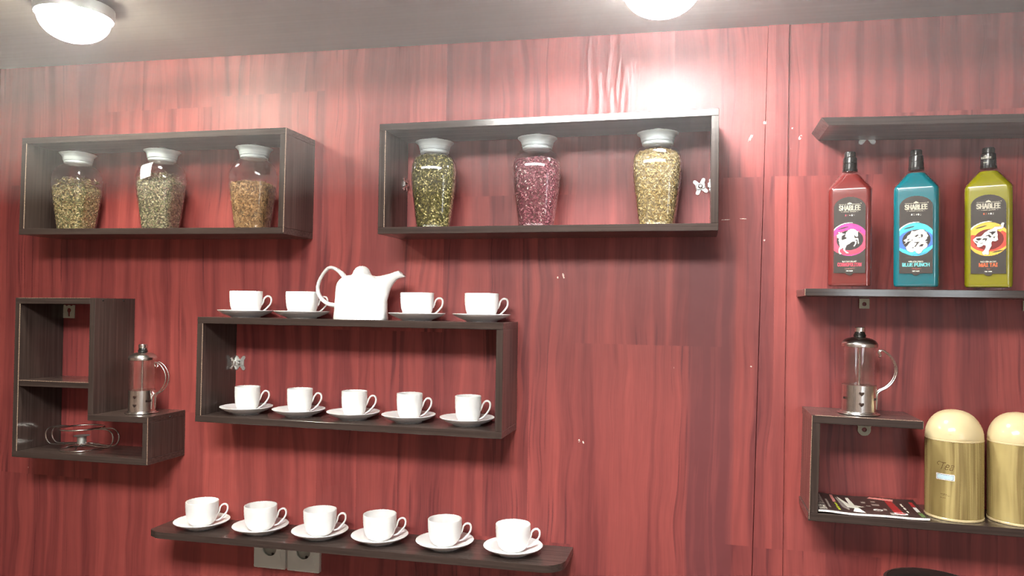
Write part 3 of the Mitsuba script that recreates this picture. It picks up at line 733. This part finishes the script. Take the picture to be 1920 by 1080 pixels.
BOT_SPEC = [
 dict(x=.3115, y=-.083, rz=-10.5, liq='red', lab='flask bottle of red drink with a pink unicorn label', a=(200, 60, 140), b=(226, 74, 104), name='COSMOPOLITAN', nc=(214, 70, 92), nw=.0455, script=(190, 130, 120), first='LABEL'),
 dict(x=.4395, y=-.083, rz=-14.5, liq='blue', lab='flask bottle of turquoise drink with a dragon label', a=(70, 190, 205), b=(70, 110, 180), name='BLUE PUNCH', nc=(110, 205, 205), nw=.0490, script=(190, 80, 70), first='LABEL'),
 dict(x=.5735, y=-.083, rz=-18.5, liq='yellow', lab='flask bottle of yellow-green drink with a tiger label', a=(250, 180, 66), b=(226, 70, 52), name='MAI TAI', nc=(238, 96, 48), nw=.0315, script=(170, 90, 70), first='LABEL')]
for i, s in enumerate(BOT_SPEC):
    k = thing('bottle', s['lab'], 'bottle', 'bottles of coloured drink')
    m = pose(s['x'], s['y'], SZ + .0003, rz=math.radians(s['rz']))
    shared(k, 'glass', GLASS_D, m)
    lz = .2440
    liq = bottle_body(.0022, .0075, lz)
    part(k, 'liquid', liq, 'mat_liquid_' + s['liq'], 35, pose=m, label={'red': 'red', 'blue': 'turquoise', 'yellow': 'yellow-green'}[s['liq']] + ' drink')
    shared(k, 'cap', CAP_D, m, 'black cap')
    for nm, c in (('a', s['a']), ('b', s['b']), ('name', s['nc']), ('script', s['script'])):
        principled(f'mat_print_{s["liq"]}_{nm}', srgb(*c), 0.5)
    front = m @ pose(0, -BD / 2 - .0001, 0) @ UPRIGHT
    def lay(poly, z, h=.00012):
        e = extrude(poly, h); e.apply_translation([0, 0, z]); return e
    L = part(k, 'label', lay(LSH, 0, .0003), 'mat_label', False, pose=front, label='dark arched paper label')
    clip = sbox(-LW / 2, 0, LW / 2, 1)
    oz = .1035
    A, B_ = 'mat_print_%s_a' % s['liq'], 'mat_print_%s_b' % s['liq']
    cen = {'red': 510, 'blue': 535, 'yellow': 540}[s['liq']]
    sc = 1.05 * {'red': PX / 15.43, 'blue': PX / 13.5, 'yellow': PX / 13.5}[s['liq']]
    outer = ell(0, oz, .0355, .0340, 4)
    ragged = outer.difference(ell(-.012, oz + .0245, .010, .0012, 16)).difference(ell(.016, oz - .0250, .010, .0012, 14)).intersection(clip)
    part(L, 'swirl', lay(ragged, .0003), A, False, pose=front)
    lowring = ell(.001, oz - .002, .034, .0235, 3).difference(ell(-.006, oz + .016, .030, .008, 4)) if s['liq'] == 'yellow' else ell(0, oz - .006, .0345, .0262, 3)
    part(L, 'swirl', lay(lowring.intersection(clip), .00042), B_, False, pose=front)
    if s['liq'] != 'yellow':
        arcp = ell(0, oz - .012, .0330, .0190, 6).difference(ell(0, oz - .004, .036, .0180, 6)).intersection(clip)
        part(L, 'swirl', lay(arcp, .00054), A if s['liq'] == 'blue' else 'mat_print_red_name', False, pose=front)
    part(L, 'disc', lay(ell(.0008, oz - .001, .0255, .0210, 8).intersection(clip), .00054 if s['liq'] == 'yellow' else .00066), 'mat_print_dark' if s['liq'] != 'yellow' else 'mat_liquid_red', False, pose=front)
    poly = px({'red': UNICORN, 'blue': DRAGON, 'yellow': TIGER}[s['liq']], cen, 590 if s['liq'] == 'red' else 630, sc, 0.0, oz - .001)
    part(L, 'emblem', lay(poly.buffer(.0005).difference(poly), .0008), 'mat_print_dark', False, pose=front)
    part(L, 'emblem', lay(poly, .0009), 'mat_print_white', False, pose=front, label={'red': 'white rearing unicorn', 'blue': 'white coiled dragon', 'yellow': 'white striped tiger'}[s['liq']])
    marks = {'red': [], 'blue': DDARK, 'yellow': TSTRIPE}[s['liq']]
    if marks:
        part(L, 'emblem', join(lay(px(q, cen, 630, sc, 0.0, oz - .001).buffer(.00005), .00102) for q in marks), 'mat_print_dark', False, pose=front)
    # thin arc above the swirl
    arc_ = ell(0, oz, .0385, .0360, 4).difference(ell(.002, oz - .0010, .0385, .0358, 4)).intersection(sbox(-LW / 2, oz + .01, .006, oz + .06))
    if arc_.area > 1e-9: part(L, 'arc_line', lay(arc_, .0003), 'mat_print_white', False, pose=front)
    # lettering
    tw = text('SHABLEE', .0112, .0405); tw = join([tw] + [tw.copy().apply_translation([d, 0, 0]) for d in (-.0005, .0005)]); tw.apply_translation([0, .1700, .0003])
    part(L, 'lettering', tw, 'mat_print_grey', False, pose=front)
    rule = sbox(-.0205, .17735, -.0060, .1782).union(sbox(.0055, .17735, .0195, .1782)).union(Polygon([(-.0055, .1773), (.0055, .1773), (.0032, .1805), (.001, .1812), (0, .1826), (-.001, .1812), (-.0032, .1805)])).union(Point(.0214, .1790).buffer(.0010))
    part(L, 'ornament', lay(rule, .0003), 'mat_print_grey', False, pose=front)
    fine = [sbox(-.0128 + j * .00135, .1613, -.0128 + j * .00135 + .0009, .1627) for j in range(19) if j != 9] + [sbox(-.0162, .1615, -.0150, .1624), sbox(.0150, .1615, .0162, .1624)]
    part(L, 'ornament', lay(shapely.union_all(fine), .0003), 'mat_print_grey', False, pose=front)
    t1 = text('1', .0034, .0013); t1.apply_translation([-.0036, .1546, .0003])
    t2 = text('1', .0034, .0013); t2.apply_translation([.0082, .1546, .0003])
    drop = lambda cx: Point(cx, .1541).buffer(.0014).union(Polygon([(cx - .0011, .1548), (cx + .0011, .1548), (cx, .1569)]))
    plus = sbox(-.0005, .1543, .0017, .1549).union(sbox(.0003, .1535, .0009, .1557))
    part(L, 'drop_marks', join([lay(drop(-.0075), .0003), t1]), 'mat_print_%s_name' % s['liq'] if s['liq'] != 'blue' else 'mat_print_white', False, pose=front)
    part(L, 'drop_marks', join([lay(drop(.0045), .0003), lay(plus, .0003), t2]), 'mat_print_white', False, pose=front)
    sl = text('MAKE YOUR LIFE EASY', .0030, .0270); sl.apply_translation([0, .0580, .0003])
    part(L, 'lettering', sl, 'mat_print_white', False, pose=front)
    nm = text(s['name'], .0078, s['nw']); nm = join([nm] + [nm.copy().apply_translation([d, 0, 0]) for d in (-.00025, .00025)]); nm.apply_translation([0, .0515, .0003])
    part(L, 'lettering', nm, 'mat_print_%s_name' % s['liq'], False, pose=front)
    wv = [(-.011 + .022 * t_, .0434 + .0012 * math.sin(t_ * 38) * (1 - .4 * t_)) for t_ in np.linspace(0, 1, 90)]
    word = {'red': 'Unicorn', 'blue': 'Dragon', 'yellow': 'Tiger'}[s['liq']]
    scw = text(word, .0034, {'red': .0185, 'blue': .0165, 'yellow': .0095}[s['liq']], bold=False)
    shm = np.eye(4); shm[0, 1] = .45; scw.apply_transform(shm); scw.apply_translation([.001, .0433, .0003])
    part(L, 'lettering', scw, 'mat_print_%s_script' % s['liq'], False, pose=front)
    tiny = shapely.union_all([sbox(-.0062 + j * .00128, .0373, -.0062 + j * .00128 + .00095, .0394) for j in range(10) if j != 4])
    part(L, 'fine_print', lay(tiny, .0003), 'mat_print_white', False, pose=front)
    if i == 2:
        ct = text('SHABLEE', .0042, .0200, depth=.0004)
        ct2 = shapely.union_all([sbox(-.004 + j * .0022, -.0105, -.004 + j * .0022 + .0014, -.0092) for j in range(4)])
        ct = join([ct, lay(ct2, 0, .0004), lay(Polygon([(-.004, .0032), (.004, .0032), (0, .0052)]), 0, .0004)])
        v = np.array(ct.vertices); ang = v[:, 0] / .0141 - .35
        rr = .01425 + v[:, 2]
        ct.vertices = np.stack([rr * np.sin(ang), -rr * np.cos(ang), v[:, 1] + .2705], 1)
        part(k + '__cap', 'lettering', ct, 'mat_print_white', False, pose=m)

# ------------------------------------------------------------------ french presses
def heart(s):
    t = np.linspace(0, 2 * math.pi, 26, endpoint=False)
    return Polygon(np.stack([16 * np.sin(t) ** 3, 13 * np.cos(t) - 5 * np.cos(2 * t) - 2 * np.cos(3 * t) - np.cos(4 * t)], 1) * s / 16)

def wrap(mesh, R, a0=0.0):
    """Bend a drawing in xy (thickness z) round a vertical cylinder, its front at -y."""
    m = mesh.subdivide_to_size(.006, max_iter=6) if False else mesh
    v = np.array(m.vertices); ang = v[:, 0] / R + a0; rr = R + v[:, 2]
    m = m.copy(); m.vertices = np.stack([rr * np.sin(ang), -rr * np.cos(ang), v[:, 1]], 1)
    return m

def band_with_hearts(R, z0, z1, n=6):
    """Sheet-steel sleeve with heart-shaped cut-outs, built as pierced segments bent round."""
    cells = []
    seg = 2 * math.pi * R / n
    for j in range(n):
        cols = 10
        hts = [affinity.translate(heart(.0050), 0, (z0 + z1) / 2 + .011), affinity.translate(heart(.0050), 0, (z0 + z1) / 2 - .011)] if j % 2 == 0 else \
              [affinity.translate(affinity.rotate(sbox(-.0075, -.0022, .0075, .0022), 0), 0, (z0 + z1) / 2)]
        holes = shapely.union_all(hts)
        for q in range(cols):
            a, b = -seg / 2 + seg * q / cols, -seg / 2 + seg * (q + 1) / cols
            pc = sbox(a, z0, b, z1).difference(holes)
            if pc.area > 1e-10:
                e = extrude(pc, .0008); e.apply_translation([j * seg, 0, 0]); cells.append(e)
    return wrap(join(cells), R)

def press(x, y, z, rz, label, tilt=0.0):
    k = thing('french_press', label, 'french press', 'french presses')
    m = pose(x, y, z, rz=rz, ry=-math.radians(tilt))
    R = .0310
    b = part(k, 'base', lathe([(0, .0015), (.034, .0010), (.0395, 0), (.0415, .0012), (.0410, .0030), (.0360, .0042), (.0355, .0060), (.0345, .0065), (0, .0065)], 48), 'mat_steel', 40, pose=m)
    part(k, 'sleeve', band_with_hearts(.0325, .006, .061), 'mat_steel', False, pose=m, label='steel sleeve pierced with hearts')
    part(k, 'beaker', lathe([(0, .0075), (.027, .0080), (.0305, .0105), (R, .015), (R, .140), (R + .0015, .143), (R - .0022, .143), (R - .0022, .016), (.0280, .0122), (0, .0110)], 48), 'mat_glass', 40, pose=m)
    part(k, 'filter', lathe([(0, .056), (.029, .056), (.0298, .0570), (.0298, .0595), (.029, .0605), (0, .0605)], 40), 'mat_steel', 30, pose=m)
    part(k, 'plunger_rod', tube([(0, 0, .060), (0, 0, .110), (0, 0, .166)], .0024, 12, side=(1, 0, 0)), 'mat_steel', 30, pose=m)
    lid = part(k, 'lid', lathe([(0, .1400), (.0335, .1400), (.0352, .1410), (.0355, .1460), (.0345, .1490), (.0300, .1545), (.0220, .1585), (.0150, .1600), (.0130, .1605), (0, .1610)], 48), 'mat_steel', 30, pose=m)
    kn = part(k, 'knob', lathe([(0, .1605), (.0110, .1605), (.0125, .1640), (.0105, .1680), (.0095, .1720), (0, .1720)], 32), 'mat_black', 40, pose=m, label='black plunger knob')
    part(kn, 'cap', lathe([(0, .1718), (.0100, .1718), (.0105, .1725), (.0105, .1805), (.0095, .1818), (0, .1820)], 32), 'mat_steel', 30, pose=m)
    for s in (-1, 1):
        hp = spline([(.0325, .012), (.0335, .030), (.0345, .0440), (.0400, .0510), (.0520, .0580), (.0640, .0720), (.0700, .0900), (.0680, .1070), (.0590, .1230), (.0470, .1330), (.0400, .1340), (.0375, .1290), (.0400, .1240)], 60)
        t_ = np.linspace(0, 1, len(hp))
        path = np.stack([hp[:, 0], s * (.0085 - .002 * t_), hp[:, 1]], 1)
        part(k, 'handle_wire', tube(path, .0017, 8), 'mat_steel', 40, pose=m)
    part(k, 'handle_loop', tube(spline([(.0400, .0065, .1240), (.0385, .0035, .1215), (.0380, 0, .1205), (.0385, -.0035, .1215), (.0400, -.0065, .1240)], 20), .0017, 8, side=(1, 0, 0)), 'mat_steel', 40, pose=m)
press(-1.4315, -.0830, LZM + math.tan(HR(.55)) * (-1.4315 - (LX0 + LX1) / 2) + .0003, HR(8), 'glass french press on the step of the left stepped box', .55)
press(.3310, -.0830, CZ1 - math.tan(HR(.55)) * (.331 - CX0) + .0003, HR(-2), 'glass french press on the short board above the magazine', -.55)

# ------------------------------------------------------------------ warmer
k = thing('tea_warmer', 'low steel wire tea warmer with candle cup inside the stepped box', 'tea warmer')
WZ = LZ0 + TH + math.tan(HR(.55)) * (-1.6245 - (LX0 + LX1) / 2) + .0003
mW = pose(-1.6275, -.0735, WZ, rz=HR(-4), ry=HR(-1.2))
part(k, 'base_ring', torus(.0520, .0016, .0018), 'mat_steel', 40, pose=mW)
part(k, 'top_ring', torus(.0540, .0020, .0575), 'mat_steel', 40, pose=mW)
for s in (-1, 1):
    for e in (-1, 1):
        loop = spline([(e * .010, s * .011, .0150), (e * .040, s * .011, .0135), (e * .085, s * .0105, .0105), (e * .103, s * .0100, .0125), (e * .1150, s * .0100, .0230), (e * .1180, s * .0100, .0370), (e * .1120, s * .0100, .0500), (e * .0970, s * .0105, .0575), (e * .075, s * .0110, .0578), (e * .053, s * .0115, .0575)], 50)
        part(k, 'loop_wire', tube(loop, .0017, 8), 'mat_steel', 40, pose=mW)
for a_ in (60, 180, 300):
    c, d = .0520 * math.cos(math.radians(a_)), .0520 * math.sin(math.radians(a_))
    part(k, 'strut', tube([(c * .25, d * .25, .0135), (c * .8, d * .8, .0095), (c, d, .0025)], .0013, 8), 'mat_steel', 40, pose=mW)
cu = part(k, 'candle_cup', lathe([(0, .0140), (.0115, .0140), (.0115, .0330), (.0190, .0350), (.0205, .0362), (.0195, .0368), (.0100, .0352), (0, .0350)], 36), 'mat_zinc', 40, pose=mW)

# ------------------------------------------------------------------ canisters
def canister(x, label, left):
    k = thing('canister', label, 'canister', 'wood-look tea canisters')
    z = CZ0 + TH + .0003
    m = pose(x, -.0795, z, rz=HR(-16 if left else -20))
    R = .0530
    part(k, 'body', lathe([(0, .0050), (R - .0006, .0050), (R, .0056), (R, .1555), (R - .0006, .1562), (0, .1562)], 64), 'mat_canister', 30, pose=m)
    part(k, 'base_ring', lathe([(0, 0), (R, 0), (R + .0008, .0010), (R + .0008, .0040), (R, .0050), (0, .0050)], 64), 'mat_cream', 30, pose=m, label='cream base ring')
    part(k, 'dome_lid', lathe([(R - .001, .1562), (R + .0003, .1566), (R + .0003, .1590), (R - .0005, .1593), (R - .0005, .1600)] + [(R * math.cos(t) ** .86, .1600 + .0560 * math.sin(t)) for t in np.linspace(0.02, math.pi / 2 - .02, 18)] + [(0, .2160)], 64), 'mat_cream', 50, pose=m, label='cream domed lid')
    if left:
        tx = join([text('T', .0150, .0120, .0002, False, False), ])
        tx = text('Tea', .0150, .0250, .0002, False)
        shm = np.eye(4); shm[0, 1] = .35; tx.apply_transform(shm)
        sw = extrude(shapely.LineString([(-.0095, .0070), (-.0150, .0080), (-.0185, .0055), (-.0180, .0025), (-.0150, .0015)]).buffer(.0005), .0002)
        tx = join([tx, sw])
        tx.apply_translation([-.0125, .1075, .0001])
        part(k, 'lettering', wrap(tx, R), 'mat_print_tan', False, pose=m)
        fr = []
        for q in range(10):
            a, b = -.017 + .034 * q / 10, -.017 + .034 * (q + 1) / 10
            fr.append((sbox(a, -.0062, b, .0062)))
        frame = join(extrude(c, .0005) for c in fr); frame.apply_translation([-.0160, .0860, .0001])
        P = part(k, 'tag', wrap(frame, R), 'mat_paper', False, pose=m, label='small white and pale blue label plate')
        fr2 = []
        for q in range(10):
            a, b = -.0152 + .0304 * q / 10, -.0152 + .0304 * (q + 1) / 10
            e1 = extrude(sbox(a, -.0046, b, .0046), .0003); fr2.append(e1)
        f2 = join(fr2); f2.apply_translation([-.0160, .0860, .0006])
        part(P, 'rim', wrap(f2, R), 'mat_tag_grey', False, pose=m)
        fr3 = join(extrude(sbox(-.0144 + .0288 * q / 10, -.0039, -.0144 + .0288 * (q + 1) / 10, .0039), .0003) for q in range(10)); fr3.apply_translation([-.0160, .0860, .0009])
        part(P, 'face', wrap(fr3, R), 'mat_tag_blue', False, pose=m)
        pm = [sbox(-.024 + j * .0017, .0512, -.024 + j * .0017 + .001, .0524) for j in range(7)] + [sbox(-.0225 + j * .002, .0490, -.0225 + j * .002 + .0019, .0494) for j in range(8)] + [sbox(-.0245 + j * .0017, .0440, -.0245 + j * .0017 + .001, .0450) for j in range(6)]
        e = join(extrude(q, .0002) for q in pm); e.apply_translation([0, 0, .0001])
        part(k, 'fine_print', wrap(e, R), 'mat_print_tan', False, pose=m)
principled('mat_print_tan', srgb(104, 80, 40), 0.6)
principled('mat_tag_grey', srgb(110, 130, 150), 0.5)
principled('mat_tag_blue', srgb(196, 222, 230), 0.4)
canister(.5125, 'wood-look tea canister with cream domed lid and a small blue tag', True)
canister(.6280, 'wood-look canister with cream domed lid cut by the right edge', False)

# ------------------------------------------------------------------ magazine
k = thing('magazine', 'dark glossy magazine lying flat beside the tea canister', 'magazine')
mz = CZ0 + TH
MXL, MXR, MYF, MYB = .2450, .4520, -.1410, -.0180
def sheet(z0, z1, inset=0.0, wav=1.0):
    """A slightly wavy stack of paper, from z0 to z1 above the shelf."""
    nx, ny = 26, 6
    def zz(x, y):
        s = (x - MXL) / (MXR - MXL)
        return wav * (.0030 * math.exp(-((s - .06) / .16) ** 2) + .0011 * math.exp(-((s - .62) / .2) ** 2) + .0012 * max(0, s - .85) / .15) + .006 * ((y - MYF) / (MYB - MYF)) ** 1.5
    xs, ys = np.linspace(MXL + inset, MXR - inset, nx), np.linspace(MYF + inset, MYB, ny)
    top = np.array([[(x, y, mz + z1 + zz(x, y)) for x in xs] for y in ys]).reshape(-1, 3)
    bot = np.array([[(x, y, mz + z0 + zz(x, y)) for x in xs] for y in ys]).reshape(-1, 3)
    N = nx * ny; f = []
    for j in range(ny - 1):
        for i in range(nx - 1):
            a = j * nx + i
            f += [(a, a + 1, a + nx + 1), (a, a + nx + 1, a + nx), (N + a, N + a + nx + 1, N + a + 1), (N + a, N + a + nx, N + a + nx + 1)]
    rim = list(range(nx)) + [j * nx + nx - 1 for j in range(1, ny)] + list(range(N - 2, N - nx - 1, -1)) + [j * nx for j in range(ny - 2, 0, -1)]
    for a, b in zip(rim, rim[1:] + rim[:1]): f += [(N + a, N + b, b), (N + a, b, a)]
    return M(np.vstack([top, bot]), f)
def magcover(p, n, uv):
    return mi.Color3f(0.03, 0.026, 0.024)
principled('mat_cover', srgb(46, 40, 36), 0.3)
principled('mat_mag_red', srgb(172, 48, 48), 0.4); principled('mat_mag_pink', srgb(226, 150, 144), 0.4); principled('mat_mag_lime', srgb(186, 190, 56), 0.4)
principled('mat_mag_grey', srgb(150, 142, 134), 0.4); principled('mat_mag_green', srgb(86, 110, 66), 0.4)
part(k, 'pages', sheet(.0006, .0050), 'mat_paper', 30, label='white page block')
C_ = part(k, 'cover', sheet(.0050, .0056), 'mat_cover', 30, label='dark printed front cover')
def magz(x, y):
    s = (x - MXL) / (MXR - MXL)
    return .0030 * np.exp(-((s - .06) / .16) ** 2) + .0011 * np.exp(-((s - .62) / .2) ** 2) + .0012 * np.maximum(0, s - .85) / .15 + .006 * np.clip((y - MYF) / (MYB - MYF), 0, 1) ** 1.5
def on_cover(polys, mat, lift=.0058):
    """Printed shapes in (s, t), s along the front edge and t from front to back, both 0..1."""
    ms = []
    for q in polys:
        q = affinity.affine_transform(q, [MXR - MXL, 0, 0, MYB - MYF, MXL, MYF])
        e = extrude(q, .00015); e = e.subdivide(); e = e.subdivide()
        v = np.array(e.vertices); v[:, 2] += mz + lift + magz(v[:, 0], v[:, 1]); e.vertices = v
        ms.append(e)
    part(C_, 'print', join(ms), mat, False)
# title reading from front to back along the left edge: letters as pale strokes
tt = [Polygon([(.015, .04), (.085, .03), (.085, .10), (.015, .075)]), Polygon([(.02, .12), (.088, .12), (.088, .30), (.05, .30), (.05, .21), (.02, .21)]).difference(sbox(.06, .16, .075, .26)), sbox(.005, .27, .035, .31)]
for j in range(7): tt.append(sbox(.022, .35 + j * .085, .086, .35 + j * .085 + .052))
tt += [sbox(.072, .34, .088, .93)]
on_cover(tt, 'mat_mag_grey'); 
on_cover([sbox(.013, .03, .088, .30)], 'mat_print_white', .00575)
on_cover([sbox(.115, .18, .135, .66)], 'mat_mag_grey')
on_cover([sbox(.185, .55, .215, .95)], 'mat_mag_pink')
on_cover([sbox(.195, .10, .217, .18), sbox(.190, .20, .217, .30), sbox(.195, .33, .215, .42), sbox(.192, .44, .214, .50)], 'mat_mag_lime')
on_cover([Polygon([(.33, .08), (.44, .04), (.40, .35), (.47, .38), (.38, .46), (.36, .86), (.33, .86), (.33, .50), (.27, .82), (.25, .86), (.30, .30), (.36, .28)])], 'mat_print_white')
on_cover([Polygon([(.25, .30), (.30, .14), (.31, .22), (.27, .70), (.23, .86)])], 'mat_mag_grey', .00575)
on_cover([sbox(.46, .60, .50, .68), sbox(.55, .50, .62, .58), sbox(.56, .68, .60, .74), sbox(.49, .44, .53, .48), sbox(.63, .26, .66, .36)], 'mat_mag_grey')
on_cover([ell(.575, .25, .045, .05)], 'mat_paper'); on_cover([ell(.575, .24, .030, .025)], 'mat_cover', .0060)
on_cover([Polygon([(.71, .16), (.80, .14), (.77, .82), (.70, .84)])], 'mat_mag_red')
on_cover([Polygon([(.55, .90), (.78, .80), (.80, .93), (.58, .97)])], 'mat_mag_pink')
on_cover([ell(.765, .13, .062, .07)], 'mat_paper', .0060); on_cover([ell(.765, .14, .048, .035)], 'mat_mag_red', .0062)
on_cover([sbox(.665, .02, .73, .14)], 'mat_mag_grey', .00595)
on_cover([sbox(.84, .24, .855, .34), sbox(.835, .40, .856, .52), sbox(.832, .56, .85, .72)], 'mat_print_white')
on_cover([sbox(.93, .58, .965, .84)], 'mat_mag_red'); on_cover([sbox(.93, .30, .965, .56)], 'mat_paper'); on_cover([sbox(.93, .02, .97, .26)], 'mat_mag_green')

# ------------------------------------------------------------------ wall sockets under the lowest shelf
for j, (x0, zt, sd) in enumerate(((-1.1315, EYE - .606, 'left'), (-1.0335, EYE - .6055, 'right'))):
    k = thing('wall_socket', f'white wall socket under the lowest shelf, the {sd} one of the pair', 'wall socket', 'wall sockets')
    w, h = .0920, .0930
    mS = pose(x0, -.0005, zt - h, ry=HR(-.5))
    sq_ = sbox(0, 0, w, h).buffer(-.003).buffer(.003)
    hole = Point(w / 2, h * .56).buffer(.0200, 24)
    plate = extrude(sq_.difference(hole), .010)
    part(k, 'plate', plate, 'mat_socket', False, pose=mS @ FACE)
    inn = extrude(sbox(.014, .018, w - .014, h - .008).difference(hole), .0010)
    part(k, 'insert', inn, 'mat_socket', False, pose=mS @ pose(0, -.010, 0) @ FACE)
    part(k, 'well', lathe([(.0202, .0095), (.0195, .0020), (.017, .001), (0, .001)], 40), 'mat_well', 40, pose=mS @ pose(w / 2, 0, h * .56) @ FACE, label='round grey recess')
    for dx in (-.0095, .0095):
        part(k, 'pin_hole', lathe([(0, .0016), (.0026, .0016), (.0026, .001), (0, .001)], 14), 'mat_black', 30, pose=mS @ pose(w / 2 + dx, 0, h * .56) @ FACE)
    part(k, 'earth_clip', cbox(-.003, .003, -.003, 0, -.0195, -.0130, .0005), 'mat_black', False, pose=mS @ pose(w / 2 + .006, -.003, h * .56))

# ------------------------------------------------------------------ counter and the dark appliance peeping in at the bottom
k = thing('counter', 'dark brown counter along the wall under the shelves', 'counter')
part(k, 'top', cbox(-2.6, 1.6, -.42, -.001, .56, .60, .002), 'mat_shelf', False)
part(k, 'front', cbox(-2.58, 1.58, -.40, -.38, 0.0, .56, .002), 'mat_shelf_upright', False)
k = thing('grinder', 'black rounded appliance top with a shiny rim at the bottom right edge', 'appliance')
mG = pose(.4400, -.2000, .607)
part(k, 'body', lathe([(0, 0), (.080, 0), (.083, .004), (.078, .12), (.072, .26), (0, .26)], 48), 'mat_black', 40, pose=mG)
part(k, 'rim', lathe([(.0800, .3770), (.0830, .3775), (.0838, .3795), (.0815, .3812), (.0780, .3815)], 64), 'mat_steel', 40, pose=mG)
part(k, 'hopper', lathe([(.060, .26), (.0720, .262), (.0815, .372), (.0825, .3775), (.078, .3805), (.070, .3840), (.030, .3880), (0, .3885)], 64), 'mat_black', 40, pose=mG)
